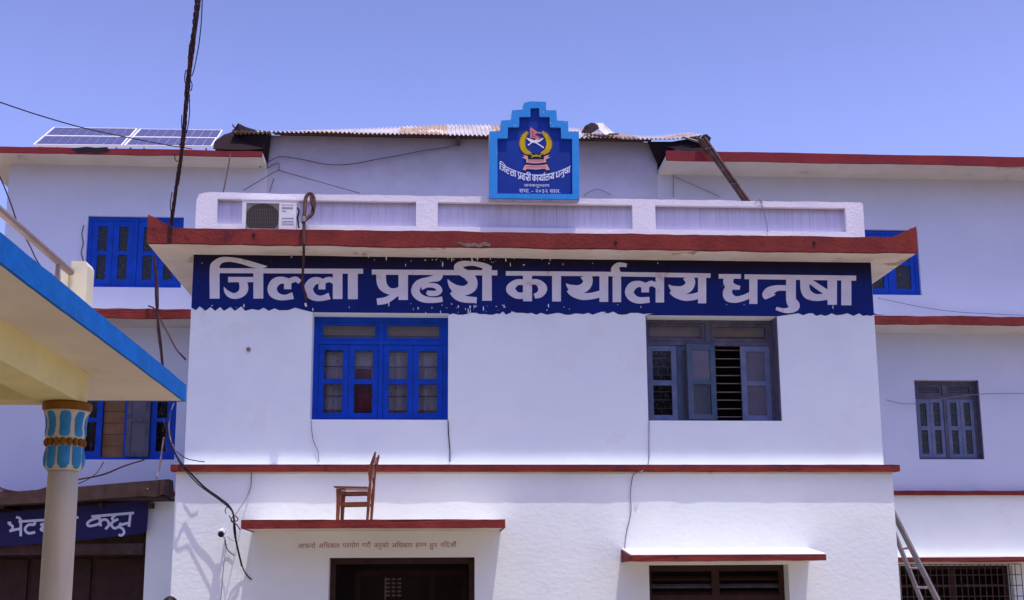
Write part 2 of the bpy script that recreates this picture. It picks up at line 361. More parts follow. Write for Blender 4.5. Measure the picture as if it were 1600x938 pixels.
# ================================================================== windows
def sash(parent, x0, x1, z0, z1, y, mtl, th=0.04, st=0.075, mid=0.5, glassm='glass', mx=None, pane_kind=(None, None)):
    """a leaf with two panes: frame in four members and a middle rail, glass in each opening"""
    zm = z0 + (z1 - z0) * mid; r = 0.035
    m = MB()
    m.box(x0, x0 + st, y, y + th, z0, z1, mx); m.box(x1 - st, x1, y, y + th, z0, z1, mx)
    for a, b in ((z0, z0 + st), (zm - r, zm + r), (z1 - st, z1)): m.box(x0 + st, x1 - st, y + 0.002, y + th - 0.002, a, b, mx)
    m.build('sash', mtl, parent, fix=True)
    for i, (a, b) in enumerate(((z0 + st, zm - r), (zm + r, z1 - st))):
        MB().box(x0 + st - 0.006, x1 - st + 0.006, y + 0.016, y + 0.021, a - 0.006, b + 0.006, mx).build('pane', pane_kind[i] or glassm, parent)
def cloth(x0, x1, z0, z1, y, waves=9, amp=0.03):
    m = MB(); n = waves * 6; vs = []; fs = []
    for i in range(n + 1):
        x = x0 + (x1 - x0) * i / n; yy = y + amp * math.sin(i / n * waves * 2 * math.pi) * (0.7 + 0.3 * math.sin(i))
        vs += [(x, yy, z0), (x, yy, z1)]
    for i in range(n): fs.append((2 * i, 2 * i + 2, 2 * i + 3, 2 * i + 1))
    return m.add(vs, fs)
def window(parent, x0, x1, z0, z1, yw, mtl, recess=0.22, leaves=4, transom=0.26, label=None, leaf_fn=None, bars=0, liner=False,
           curtain='curtain', glassm='glass', board='curtain_wood', t=0.07, bar_mat='bar'):
    """opening x0..x1, z0..z1 in a wall whose face is at yw"""
    y = yw + recess
    f = MB()
    f.box(x0, x0 + t, y, y + 0.09, z0, z1); f.box(x1 - t, x1, y, y + 0.09, z0, z1)
    f.box(x0 + t, x1 - t, y + 0.002, y + 0.088, z0, z0 + t * 0.7); f.box(x0 + t, x1 - t, y + 0.002, y + 0.088, z1 - t, z1)
    xm = (x0 + x1) / 2; zt = z1 - t - transom
    if transom:
        f.box(x0 + t, x1 - t, y + 0.001, y + 0.087, zt - 0.05, zt)
        f.box(xm - 0.035, xm + 0.035, y - 0.002, y + 0.086, zt, z1 - t)
    zl = zt - 0.05 if transom else z1 - t
    f.box(xm - 0.03, xm + 0.03, y - 0.004, y + 0.084, z0 + t * 0.7, zl)
    if liner:
        for a_ in (x0 + 0.002, x1 - 0.018): f.box(a_, a_ + 0.016, yw + 0.012, y - 0.001, z0 + 0.002, z1 - 0.002)
    w = f.build('window', mtl, parent, bevel=0.004)
    if label: w['label'] = label
    if transom:
        for a, b in ((x0 + t, xm - 0.035), (xm + 0.035, x1 - t)):
            MB().wall(a, b, zt, z1 - t, y + 0.02, y + 0.05, [(a + 0.05, b - 0.05, zt + 0.05, z1 - t - 0.04)]).build('transom_light', mtl, w)
            MB().box(a + 0.044, b - 0.044, y + 0.03, y + 0.035, zt + 0.044, z1 - t - 0.034).build('pane', 'glass', w)
            MB().tube([(a + 0.05, y + 0.10, zt + 0.09), (b - 0.05, y + 0.10, zt + 0.09)], 0.007).build('grille_bar', bar_mat, w)
        MB().box(x0 + t, x1 - t, y + 0.115, y + 0.125, zt, z1 - t).build('transom_board', board, w)
    ws = [(x0 + t, xm - 0.03), (xm + 0.03, x1 - t)]; zb = z0 + t * 0.7
    k = 0
    for a, b in ws:
        n = leaves // 2; ww = (b - a) / n
        for i in range(n):
            la, lb = a + ww * i + 0.003, a + ww * (i + 1) - 0.003
            if leaf_fn is None or not leaf_fn(w, k, la, lb, zb + 0.004, zl - 0.004, y + 0.012):
                sash(w, la, lb, zb + 0.004, zl - 0.004, y + 0.012, mtl, glassm=glassm)
            k += 1
    if bars:
        for i in range(bars):
            z = zb + (zl - zb) * (i + 0.6) / bars
            MB().tube([(x0 + t, y + 0.11, z), (xm, y + 0.11, z + random.uniform(-.008, .008)), (x1 - t, y + 0.11, z)], 0.0075).build('grille_bar', bar_mat, w)
    if curtain:
        cloth(x0 + t, x1 - t, zb, zl, y + 0.165).build('curtain', curtain, w)
    return w

# ================================================================== projecting front block
ob = thing('office_building', 'white three-bay front block with blue painted name band and red-edged roof slab', 'building', (1.4, D, 0))
BW = (P(484, 656, D).x, P(700, 656, D).x, 3.80, 5.245)        # bright blue window opening
GW = (P(1013, 656, D).x, P(1222, 656, D).x, 3.80, 5.245)      # grey window opening
DR = (-1.35, 0.52, 0.0, 2.0)                                  # door opening
LW = (2.79, 4.64, 0.75, 1.885)                                # lower window
u = MB(); u.wall(X0, X1, 3.19, 6.04, D, D + 0.3, [BW, GW]); u.build('upper_wall', 'wall', ob)
u = MB(); u.wall(X0 - 0.08, X1 + 0.08, 0.0, 3.10, DL, DL + 0.35, [DR, LW]); u.build('lower_wall', 'wall_low', ob)
for xa, xb in ((X0, X0 + 0.3), (X1 - 0.3, X1)):
    MB().box(xa, xb, D + 0.3, WB, 3.10, 6.04).build('side_wall', 'wall', ob)
for xa, xb in ((X0 - 0.08, X0 + 0.25), (X1 - 0.25, X1 + 0.08)):
    MB().box(xa, xb, DL + 0.35, WB, 0.0, 3.10).build('side_wall', 'wall_low', ob)
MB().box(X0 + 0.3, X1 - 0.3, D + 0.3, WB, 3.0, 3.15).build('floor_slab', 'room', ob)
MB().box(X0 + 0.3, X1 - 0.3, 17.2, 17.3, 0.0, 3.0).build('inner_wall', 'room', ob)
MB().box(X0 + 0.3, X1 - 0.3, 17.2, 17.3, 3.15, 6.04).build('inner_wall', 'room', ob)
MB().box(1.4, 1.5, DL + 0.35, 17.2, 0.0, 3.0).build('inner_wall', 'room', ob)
# string course with a thin white ledge on top
fascia(X0 - 0.14, X1 + 0.16, 3.105, 3.19, DL - 0.075, D - 0.002, 0.004, 3).build('string_course', 'red', ob)
m = MB().add([(X0 - 0.10, D - 0.001, 3.208), (X1 + 0.10, D - 0.001, 3.208), (X1 + 0.10, DL - 0.07, 3.192), (X0 - 0.10, DL - 0.07, 3.192),
              (X0 - 0.10, D - 0.001, 3.191), (X1 + 0.10, D - 0.001, 3.191)], [(0, 1, 2, 3), (0, 3, 4), (1, 5, 2), (3, 2, 5, 4)])
m.build('ledge', 'ledge', ob)
m = MB().wall(X0 - 0.075, X1 + 0.075, 3.072, 3.103, DL - 0.012, DL - 0.001); m.build('string_moulding', 'soffit', ob)
# roof slab with soffit, red fascia and turned-up corners
SF = 15.0
xs0, xs1 = X0 - 0.50, X1 + 0.47
MB().box(xs0 + 0.001, xs1 - 0.001, SF + 0.0605, WB, 6.04, 6.075).build('roof_slab', 'soffit', ob)
fl = [(xs0, 6.035)] + wavy(xs0 + 0.1, xs1 - 0.1, 6.035, 0.011, seed=11) + [(xs1, 6.035), (xs1, 6.405)]
fl += [(xs1 - 0.35, 6.245)] + wavy(xs1 - 0.4, xs0 + 0.4, 6.245, 0.009, seed=12) + [(xs0 + 0.33, 6.245), (xs0, 6.42)]
MB().prism([fl], SF, SF + 0.06).build('roof_fascia', 'red', ob)
for xx, zz in ((xs0, 6.42), (xs1 - 0.06, 6.405)):
    m = MB(); a, b = xx, xx + 0.06
    pf = [(SF + 0.061, 6.0755), (WB, 6.0755), (WB, 6.245), (SF + 0.45, 6.245), (SF + 0.06, zz - 0.01)]
    m.add([(a, y, z) for y, z in pf] + [(b, y, z) for y, z in pf], [(0, 1, 2, 3, 4), (9, 8, 7, 6, 5)] + [(i, (i + 1) % 5, (i + 1) % 5 + 5, i + 5) for i in range(5)])
    m.build('roof_fascia', 'red', ob)
MB().box(xs0 + 0.06, xs1 - 0.06, SF + 0.06, WB, 6.203, 6.235).build('roof_topping', 'roof_top', ob)
# chipped patch at the middle of the slab edge
m = MB().prism([[(P(x, y, SF - .004).x, P(x, y, SF - .004).z) for x, y in ((713, 380), (719, 378), (726, 380.5), (741, 379.5), (749, 381.5), (757, 378), (768, 381), (765, 385), (756, 384), (750, 387), (742, 384.5), (731, 386), (724, 383.5))]], SF - 0.004, SF + 0.002)
m.build('chipped_patch', 'chip', ob)
# parapet
PY = 15.42
def px_(x, y=330): return P(x, y, PY).x
ptop = 6.875
recs = [(px_(339), px_(650), 6.44, 6.79), (px_(684), px_(988), 6.44, 6.79), (px_(1024), px_(1321), 6.44, 6.79)]
pl, pr_ = px_(306), px_(1349)
lo = [(pl, 6.235), (pr_, 6.235)] + [(pr_, ptop - 0.02)] + wavy(pr_ - 0.03, pl + 0.12, ptop, 0.008, 0.1, 21) + [(pl + 0.03, ptop - 0.03), (pl, ptop - 0.12)]
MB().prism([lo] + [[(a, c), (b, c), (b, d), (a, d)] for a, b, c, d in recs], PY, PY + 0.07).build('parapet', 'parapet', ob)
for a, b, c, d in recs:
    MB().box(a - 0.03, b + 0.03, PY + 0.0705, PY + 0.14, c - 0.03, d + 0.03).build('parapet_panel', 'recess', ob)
MB().box(pl + 0.01, pl + 0.13, PY + 0.07, 18.9, 6.236, ptop - 0.05).build('parapet_side', 'parapet', ob)
MB().box(pr_ - 0.13, pr_ - 0.01, PY + 0.07, 18.9, 6.236, ptop - 0.05).build('parapet_side', 'parapet', ob)
# drain spouts: small dark holes on the fascia
for x, y in ((396, 367), (962, 379), (1272, 380)):
    p = P(x, y, SF - 0.01); MB().tube([p, p + Vector((0.004, 0.03, 0))], 0.022, 8).build('drain_hole', 'cable', ob)
# small pale studs where old wires were fixed to the wall
p = P(388, 546, D - 0.02); MB().tube([p, p + Vector((0, 0.03, 0))], 0.03, 8).build('wall_bolt', 'steel', ob)
# windows of the block
def blue_leaf(w, k, a, b, z0, z1, y): return False
bw = window(ob, *BW, D, 'blue_win', 0.25, bars=5, label='bright blue window with pale curtains')
MB().box(P(556, 600, 15.9).x, P(580, 600, 15.9).x, D + 0.365, D + 0.375, 3.88, 4.55).build('folded_cloth', 'maroon', bw)
def grey_leaf(w, k, a, b, z0, z1, y):
    if k == 0:
        sash(w, a, b, z0, z1, y, 'grey_win')
        cloth(a, b, z0, z1, y + 0.15, 4, .015).build('curtain', 'glint_curtain', w); return True  # cloth added to carry the painted foliage reflection of this leaf
    if k == 1:
        sash(w, a, b, z0, z1, y, 'teal_win', pane_kind=('glass_dusty', 'glass_dusty'))
        mx = Matrix.Translation((b + 0.005, y - 0.01, 0)) @ Matrix.Rotation(rad(-168), 4, 'Z') @ Matrix.Translation((-(b + 0.005), -y, 0))
        return True
    if k == 2:    # this leaf is folded open and hangs flat in front of its neighbour
        wd = b - a; x1 = a + 0.035
        mx = Matrix.Translation((x1, y - 0.02, 0)) @ Matrix.Rotation(rad(9), 4, 'Z') @ Matrix.Translation((-x1, -(y - 0.02), 0))
        sash(w, x1 - wd, x1, z0, z1, y - 0.07, 'teal_win', pane_kind=(None, 'glass_dusty'), mx=mx); return True
    sash(w, a, b, z0, z1, y, 'grey_win', glassm='glass_dusty'); return True
window(ob, *GW, D, 'dull_win', 0.25, leaf_fn=grey_leaf, bars=9, liner=True, curtain=None, t=0.05, label='weathered grey-blue window with one leaf open')
# lower window: brown louvre shutters
lw = MB(); y = DL + 0.22; xa, xb, za, zb = LW
for a, b in ((xa, xa + 0.07), (xb - 0.07, xb), ((xa + xb) / 2 - 0.05, (xa + xb) / 2 + 0.05)): lw.box(a, b, y, y + 0.09, za, zb)
for a, b in ((xa + 0.07, (xa + xb) / 2 - 0.05), ((xa + xb) / 2 + 0.05, xb - 0.07)):
    for z in (za, zb - 0.08, zb - 0.46): lw.box(a, b, y + 0.001, y + 0.089, z, z + 0.07)
lwo = lw.build('window', 'brown_wood', ob); lwo['label'] = 'dark brown window under the small red-edged ledge'
for a, b in ((xa + 0.07, (xa + xb) / 2 - 0.05), ((xa + xb) / 2 + 0.05, xb - 0.07)):
    for k in range(9):
        z = zb - 0.17 - k * 0.10
        MB().box(a, b, -0.035, 0.035, -0.006, 0.006, Matrix.Translation((0, y + 0.045, z)) @ Matrix.Rotation(rad(38), 4, 'X')).build('louvre_slat', 'dull_win' if k % 3 == 1 else 'brown_wood', lwo)
# small ledge over the lower window, its top sloping down to the front
qa, qb = 2.44, 4.92
yf = DL - 0.68
m = MB(); zt0, zt1, zb0 = 2.10, 2.005, 1.925
m.add([(qa, DL - .001, zb0), (qb, DL - .001, zb0), (qb, yf, zb0), (qa, yf, zb0), (qa, DL - .001, zt0 - 0.01), (qb, DL - .001, zt0 - 0.01), (qb, yf, zt1 - 0.01), (qa, yf, zt1 - 0.01)],
      [(0, 1, 2, 3), (4, 7, 6, 5), (0, 4, 5, 1), (0, 3, 7, 4), (1, 5, 6, 2)])
m.build('window_ledge', 'soffit', ob)
m = MB().add([(qa - .0, DL - .001, zt0 - .009), (qb, DL - .001, zt0 - .009), (qb, yf - .02, zt1 - .009), (qa, yf - .02, zt1 - .009), (qa, DL - .001, zt0), (qb, DL - .001, zt0), (qb, yf - .02, zt1), (qa, yf - .02, zt1)],
      [(0, 1, 2, 3), (4, 7, 6, 5), (0, 4, 5, 1), (0, 3, 7, 4), (1, 5, 6, 2), (2, 6, 7, 3)])
m.build('ledge_top', 'ledge', ob)
fascia(qa, qb, zb0 - 0.005, zt1 - 0.012, yf - 0.02, yf, 0.004, 31).build('ledge_fascia', 'red', ob)
m = MB().add([(qa - .012, yf, zb0 - .004), (qa - .012, DL - .001, zb0 - .004), (qa - .012, DL - .001, zt0 - .015), (qa - .012, yf, zt1 - .015),
              (qa - .001, yf, zb0 - .004), (qa - .001, DL - .001, zb0 - .004), (qa - .001, DL - .001, zt0 - .015), (qa - .001, yf, zt1 - .015)],
             [(0, 1, 2, 3), (4, 7, 6, 5), (0, 4, 5, 1), (1, 5, 6, 2), (2, 6, 7, 3), (3, 7, 4, 0)])
m.build('ledge_fascia', 'red', ob)
# door canopy slab
ca, cb, cy = -2.33, 0.86, DL - 0.95
MB().box(ca + 0.02, cb - 0.02, cy + 0.03, DL - 0.001, 2.335, 2.42).build('door_canopy', 'soffit', ob)
fascia(ca, cb, 2.325, 2.43, cy, cy + 0.03, 0.003, 41).build('canopy_fascia', 'red', ob)
for xx in (ca, cb - 0.02): MB().box(xx, xx + 0.019, cy + 0.03, DL - 0.002, 2.327, 2.428).build('canopy_fascia', 'red', ob)
# door way: brown frame, dark hall with a second door
d = MB(); y = DL + 0.20
d.box(-1.35, -1.28, y, y + 0.1, 0, 2.0); d.box(0.45, 0.52, y, y + 0.1, 0, 2.0); d.box(-1.28, 0.45, y + .001, y + 0.099, 1.92, 2.0)
do = d.build('door_frame', 'brown_wood', ob)
d = MB(); d.box(-1.1, -1.02, 16.7, 16.8, 0, 1.86); d.box(0.37, 0.45, 16.7, 16.8, 0, 1.86); d.box(-1.02, 0.37, 16.701, 16.799, 1.78, 1.86)
d.box(-0.06, 0.0, 16.702, 16.798, 0, 1.78); d.build('inner_door_frame', 'brown_wood', ob)
d = MB()
for i in range(3):
    xx = P(603 + i * 9, 930, 16.6).x
    for k in range(5): d.box(xx, xx + 0.05, 16.58, 16.60, 1.50 + k * 0.055 + (i == 1) * 0.0, 1.525 + k * 0.055)
d.box(P(601, 930, 16.6).x, P(601, 930, 16.6).x + 0.018, 16.58, 16.60, 1.45, 1.76)
d.build('hanging_notice', 'bar', ob)

# ------------------------------------------------ painted name band with hand-lettered words
Z = [(5.714, 290, 380), (5.714, 560, 380), (4.848, 780, 390), (5.333, 1090, 390)]
G = [  # (zoom, [strokes (x, y, width)...])
 (0, [[(218, 247, 24), (300, 247, 44), (400, 248, 44), (1585, 253, 44)]], 'head'),
 (0, [[(260, 497, 88), (260, 240, 88), (270, 195, 74), (318, 155, 54), (400, 148, 42), (500, 165, 45), (600, 194, 50), (680, 210, 34), (728, 209, 6)]], 'i'),
 (0, [[(380, 327, 48), (640, 327, 46)], [(498, 325, 60), (518, 372, 76), (518, 420, 78), (490, 456, 66), (440, 474, 52), (395, 462, 50), (362, 432, 34), (343, 394, 4)],
      [(650, 240, 88), (650, 497, 88)]], 'ja'),
 (0, [[(912, 345, 60), (860, 332, 62), (805, 350, 78), (774, 400, 82), (785, 448, 80), (830, 480, 60), (890, 487, 48), (960, 470, 62)],
      [(912, 413, 65), (912, 340, 65)], [(905, 355, 50), (945, 335, 50), (985, 325, 48), (1022, 350, 40)]], 'la'),
 (0, [[(1220, 352, 60), (1180, 335, 60), (1130, 352, 78), (1098, 402, 82), (1110, 452, 80), (1155, 487, 60), (1215, 494, 48), (1285, 474, 60)],
      [(1218, 415, 62), (1218, 345, 62)], [(1215, 355, 48), (1255, 333, 48), (1292, 328, 48), (1330, 350, 44)], [(1358, 250, 86), (1358, 501, 86)]], 'la'),
 (0, [[(1493, 250, 88), (1493, 502, 88)]], 'aa'),
 (1, [[(120, 260, 46), (1240, 267, 46)]], 'head'),
 (1, [[(203, 262, 86), (205, 340, 86), (224, 392, 80), (272, 428, 62), (330, 432, 55), (385, 405, 50)], [(400, 262, 84), (400, 509, 84)],
      [(375, 428, 46), (300, 482, 54), (240, 514, 60), (166, 525, 58)]], 'pra'),
 (1, [[(713, 262, 84), (708, 305, 74), (640, 325, 50), (560, 350, 62), (522, 385, 72), (510, 435, 76), (540, 480, 66), (600, 505, 58), (680, 511, 48), (750, 502, 48)],
      [(560, 392, 60), (620, 378, 40), (690, 385, 46), (722, 420, 54), (700, 448, 46), (640, 450, 48), (610, 438, 30)]], 'ha'),
 (1, [[(985, 290, 92), (1018, 340, 84), (1010, 392, 92), (950, 425, 86), (880, 415, 78), (830, 378, 50), (797, 326, 5)],
      [(838, 430, 60), (885, 472, 76), (950, 502, 62), (1056, 511, 52)]], 'ra'),
 (1, [[(1190, 210, 10), (1160, 218, 50), (1100, 198, 48), (1020, 184, 40), (930, 188, 56), (888, 218, 72), (920, 255, 74), (985, 292, 80)],
      [(1148, 215, 82), (1148, 516, 86)]], 'ii'),
 (2, [[(50, 182, 34), (800, 187, 34), (1600, 199, 34)]], 'head'),
 (2, [[(214, 185, 68), (214, 393, 68)], [(190, 250, 42), (130, 252, 48), (86, 300, 70), (130, 347, 52), (190, 350, 48)],
      [(236, 248, 38), (290, 250, 46), (328, 292, 68), (312, 336, 56), (266, 356, 36)]], 'ka'),
 (2, [[(434, 188, 68), (434, 395, 66)]], 'aa'),
 (2, [[(655, 195, 84), (672, 240, 72), (650, 284, 72), (600, 303, 64), (545, 292, 50), (506, 260, 5)],
      [(530, 300, 52), (562, 328, 62), (622, 354, 56), (690, 355, 50), (765, 338, 52)], [(792, 190, 66), (792, 398, 66)]], 'ya'),
 (2, [[(891, 400, 64), (889, 195, 64), (876, 155, 60), (898, 122, 42), (932, 117, 32), (965, 122, 28)]], 'aa'),
 (2, [[(1106, 278, 48), (1060, 262, 46), (1010, 278, 64), (985, 322, 66), (1005, 362, 62), (1055, 386, 50), (1138, 382, 44)],
      [(1105, 326, 58), (1105, 272, 58)], [(1105, 285, 44), (1150, 258, 40), (1195, 278, 38)], [(1216, 195, 64), (1216, 403, 64)]], 'la'),
 (2, [[(1428, 205, 80), (1448, 250, 72), (1426, 293, 72), (1376, 310, 62), (1320, 300, 48), (1282, 268, 5)],
      [(1306, 310, 52), (1338, 336, 60), (1400, 362, 54), (1460, 362, 50), (1512, 348, 50)], [(1536, 205, 62), (1536, 409, 62)]], 'ya'),
 (3, [[(175, 225, 38), (360, 226, 38)], [(262, 232, 78), (256, 280, 84), (290, 308, 56), (352, 321, 32)],
      [(262, 315, 62), (248, 362, 78), (262, 398, 82), (312, 418, 56), (372, 408, 50), (440, 380, 50)], [(463, 228, 68), (463, 455, 68)]], 'dha'),
 (3, [[(390, 228, 40), (1320, 240, 42)]], 'head'),
 (3, [[(745, 322, 46), (660, 324, 50), (606, 348, 80), (594, 378, 112), (602, 402, 76)],
      [(777, 235, 82), (777, 400, 82), (786, 442, 88), (806, 474, 88), (775, 503, 56), (720, 510, 38), (652, 492, 26)]], 'nu'),
 (3, [[(892, 240, 76), (895, 330, 76), (922, 378, 76), (990, 402, 58), (1090, 390, 56)], [(930, 262, 40), (1010, 318, 48), (1095, 372, 46)],
      [(1120, 240, 80), (1120, 462, 78)]], 'sha'),
 (3, [[(1238, 242, 84), (1238, 466, 84)]], 'aa'),
]
def stroke_quads(pts, smooth=True):
    if smooth and len(pts) > 2: pts = spline(pts, 7)
    L = []; R = []
    for i, (x, y, w) in enumerate(pts):
        a = pts[max(i - 1, 0)]; b = pts[min(i + 1, len(pts) - 1)]
        dx, dy = b[0] - a[0], b[1] - a[1]; l = math.hypot(dx, dy) or 1
        nx, ny = -dy / l * w / 2, dx / l * w / 2
        L.append((x + nx, y + ny)); R.append((x - nx, y - ny))
    return L, R
def glyph_mesh(strokes, fn, y0, dy=0.0009, y1=None):
    """strokes -> thin raised ribbons; fn maps glyph x, y to world x, z. each stroke sits a hair in front of the one before"""
    m = MB()
    for k, st in enumerate(strokes):
        L, R = stroke_quads(st); n = len(L); yf = y0 - k * dy
        lw = [fn(*p) for p in L]; rw = [fn(*p) for p in R]
        e_ = dy * 0.9 / n; vs = [(a[0], yf - i * e_, a[1]) for i, a in enumerate(lw)] + [(a[0], yf - i * e_, a[1]) for i, a in enumerate(rw)]
        m.add(vs, [(i, i + 1, n + i + 1, n + i) for i in range(n - 1)])
    return m
YB = D - 0.004
# band: straight top, ragged painted lower edge
xl, xr = X0 + 0.003, X1 - 0.003
bot = []
r = random.Random(5)
x = P(300, 486, D).x; zz = 5.252
pts_b = [(300, 481), (306, 485), (312, 479), (321, 486), (329, 480), (336, 486), (344, 480), (350, 486), (360, 480), (367, 486), (377, 479), (383, 486), (394, 483), (404, 485), (412, 481), (420, 486), (429, 482), (436, 485), (450, 485), (461, 481), (472, 484), (484, 487)]
bot = [(P(a, b, D).x, P(a, b, D).z) for a, b in pts_b]
bot += [(BW[0], 5.245 + 0.003), (BW[1], 5.248)]
xx = 704
while xx < 1010:
    bot.append((P(xx, 0, D).x, P(xx, 490 + r.choice((-3, -1, 0, 1, 2, 2)), D).z)); xx += r.uniform(4, 9)
bot += [(GW[0], 5.248), (GW[1], 5.248)]
xx = 1222
while xx < 1358:
    bot.append((P(xx, 0, D).x, P(xx, 492.5 + r.choice((-3, -1, 0, 1, 1)), D).z)); xx += r.uniform(4, 9)
bot.append((xr, P(1363, 492, D).z))
bot[0] = (xl, bot[0][1])
top = wavy(xr, xl, 6.028, 0.004, 0.15, 77)
band = MB().prism([bot + top], YB, D - 0.0005).build('sign_band', 'sign', ob)
band['label'] = 'navy blue painted band with the office name in large grey letters'
for zi, sts, nm in G:
    sc, ox, oy = Z[zi]
    base = YB - (0.0012 if nm == 'head' else 0.0020)
    fn = lambda a, b, s=sc, ox=ox, oy=oy: (lambda p: (p.x, p.z))(P(a / s + ox, b / s + oy, D))
    glyph_mesh(sts, fn, base).build('headline_bar' if nm == 'head' else 'letter', 'letter', band, fix=False)
# paint runs and bird splashes on the band
sp = MB(); r = random.Random(12)
for k in range(120):
    cx = r.choice((r.uniform(690, 780), r.uniform(310, 1355), r.uniform(640, 900))); cyy = r.choice((r.uniform(398, 415), r.uniform(474, 489)))
    w = r.uniform(0.6, 1.6); h = w * r.choice((0.7, 1, 2.5, 4.5))
    pp = [P(cx + w * math.cos(a) * r.uniform(.5, 1), cyy + h * math.sin(a) * r.uniform(.5, 1), YB - 0.003) for a in (0, 1.2, 2.4, 3.6, 4.8)]
    sp.add([(q.x, YB - 0.0036 - k * 0.00001, q.z) for q in pp], [(0, 1, 2, 3, 4)])
o = sp.build('paint_splash', 'white', band, fix=False); o['kind'] = 'stuff'

# red slogan above the door, in the photograph's small faded hand lettering
def text_obj(name, body, mtl, parent, x0, x1, zc, h, y, arc=None, squash=1.0):
    c = bpy.data.curves.new('t', 'FONT'); c.body = body; c.resolution_u = 2
    t = bpy.data.objects.new('t', c); COL.objects.link(t); bpy.context.view_layer.update()
    me0 = t.to_mesh(); vs = [v.co.copy() for v in me0.vertices]; fs = [tuple(p.vertices) for p in me0.polygons]; t.to_mesh_clear()
    bpy.data.objects.remove(t); bpy.data.curves.remove(c)
    ax = min(v.x for v in vs); bx = max(v.x for v in vs); ay = min(v.y for v in vs); by = max(v.y for v in vs)
    m = MB(); out = []
    for v in vs:
        fx = (v.x - ax) / (bx - ax); fy = (v.y - ay) / (by - ay) - 0.5
        out.append((x0 + (x1 - x0) * fx, y, zc + fy * h + (arc(fx) if arc else 0)))
    m.add(out, fs); return m.build(name, mtl, parent, fix=False)
a = P(465, 853, DL); b = P(713, 853, DL)
words = 'आफनो अधिकार परयोग गरौं  अरुको अधिकार हनन हुन नदिऔं'
# vowel sign i is drawn before its consonant
words = words.replace('धि', 'िध').replace('दि', 'िद').split()
parts_ = []; tot = 0.0
for w_ in words:
    c = bpy.data.curves.new('t', 'FONT'); c.body = w_; c.resolution_u = 2
    t = bpy.data.objects.new('t', c); COL.objects.link(t); bpy.context.view_layer.update()
    me0 = t.to_mesh(); vs = [v.co.copy() for v in me0.vertices]; fs = [tuple(p.vertices) for p in me0.polygons]; t.to_mesh_clear()
    bpy.data.objects.remove(t); bpy.data.curves.remove(c)
    ax_ = min(v.x for v in vs); bx_ = max(v.x for v in vs); parts_.append((vs, fs, ax_, tot)); tot += bx_ - ax_ + 0.42
tot -= 0.42
for vs, fs, ax_, x_off in parts_:
    sx__ = (b.x - a.x) / tot; dz_ = random.uniform(-.004, .004)
    MB().add([(a.x + (v.x - ax_ + x_off) * sx__, DL - 0.003, a.z + dz_ + (v.y - 0.32) * 0.088) for v in vs], fs).build('slogan_word', 'letter_red', ob, fix=False)

# ================================================================== rear building
rb = thing('rear_building', 'long pale lilac building behind the front block with red roof edges', 'building', (1.0, WB, 0))
RW = {
 'ul': (P(134, 395, WB).x, P(285, 395, WB).x, P(200, 449, WB).z, P(200, 338, WB).z),
 'll': (P(113, 700, WB).x, P(273, 700, WB).x, 3.70, 5.05),
 'ur': (P(1345, 400, WB).x, P(1436, 400, WB).x, P(1400, 461, WB).z, P(1400, 359, WB).z),
 'lr': (P(1432, 650, WB).x, P(1533, 650, WB).x, P(1500, 718, WB).z, P(1500, 594, WB).z),
 'gr': (P(1405, 900, WB).x, P(1580, 900, WB).x, 0.7, 1.93),
}
xw0, xw1 = -7.22, 13.0
XC0, XC1 = P(418, 262, WB).x, P(1027, 262, WB).x
MB().wall(xw0, XC0, 3.17, 8.72, WB, WB + 0.3, [RW['ul'], RW['ll']]).build('upper_wall', 'wall_back', rb)
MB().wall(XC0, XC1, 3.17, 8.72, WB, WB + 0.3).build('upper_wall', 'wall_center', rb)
MB().wall(XC1, xw1, 3.17, 8.72, WB, WB + 0.3, [RW['ur'], RW['lr']]).build('upper_wall', 'wall_back', rb)
MB().wall(xw0, xw1, 0, 3.10, WB - 0.06, WB + 0.3, [RW['gr']]).build('lower_wall', 'wall_low', rb)
MB().box(xw0, xw0 + 0.3, WB + 0.3, 27, 0, 8.72).build('side_wall', 'wall_back', rb)
MB().box(xw1 - 0.3, xw1, WB + 0.3, 27, 0, 8.72).build('side_wall', 'wall_back', rb)
MB().box(xw0 + .3, xw1 - .3, 26.7, 27, 0, 8.72).build('back_wall', 'wall_back', rb)
for z in (3.0, 5.9): MB().box(xw0 + 0.3, xw1 - 0.3, WB + 0.3, 26.7, z, z + 0.15).build('floor_slab', 'room', rb)
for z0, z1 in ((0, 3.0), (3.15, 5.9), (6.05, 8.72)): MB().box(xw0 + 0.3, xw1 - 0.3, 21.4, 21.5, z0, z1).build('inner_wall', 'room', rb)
fascia(X1 + 0.1, xw1, 3.10, 3.17, WB - 0.13, WB - 0.001, 0.004, 61).build('string_course', 'red', rb)
fascia(xw0, X0 - 0.1, 3.10, 3.17, WB - 0.13, WB - 0.001, 0.004, 62).build('string_course', 'red', rb)
for a, b, sd_ in ((X1 + 0.0, xw1, 63), (xw0, X0 - 0.0, 64)):
    MB().box(a, b, WB - 0.72, WB - 0.001, 5.90, 6.03).build('chajja', 'soffit_back', rb)
    fascia(a, b, 5.892, 6.045, WB - 0.75, WB - 0.72, 0.008, sd_).build('chajja_fascia', 'red', rb)
XC0, XC1 = P(418, 262, WB).x, P(1027, 262, WB).x
# central stair block, higher than the wings
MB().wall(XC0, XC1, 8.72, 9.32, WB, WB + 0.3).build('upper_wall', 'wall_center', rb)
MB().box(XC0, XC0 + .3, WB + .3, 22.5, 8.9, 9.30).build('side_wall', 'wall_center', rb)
MB().box(XC1 - .3, XC1, WB + .3, 22.5, 8.9, 9.30).build('side_wall', 'wall_center', rb)
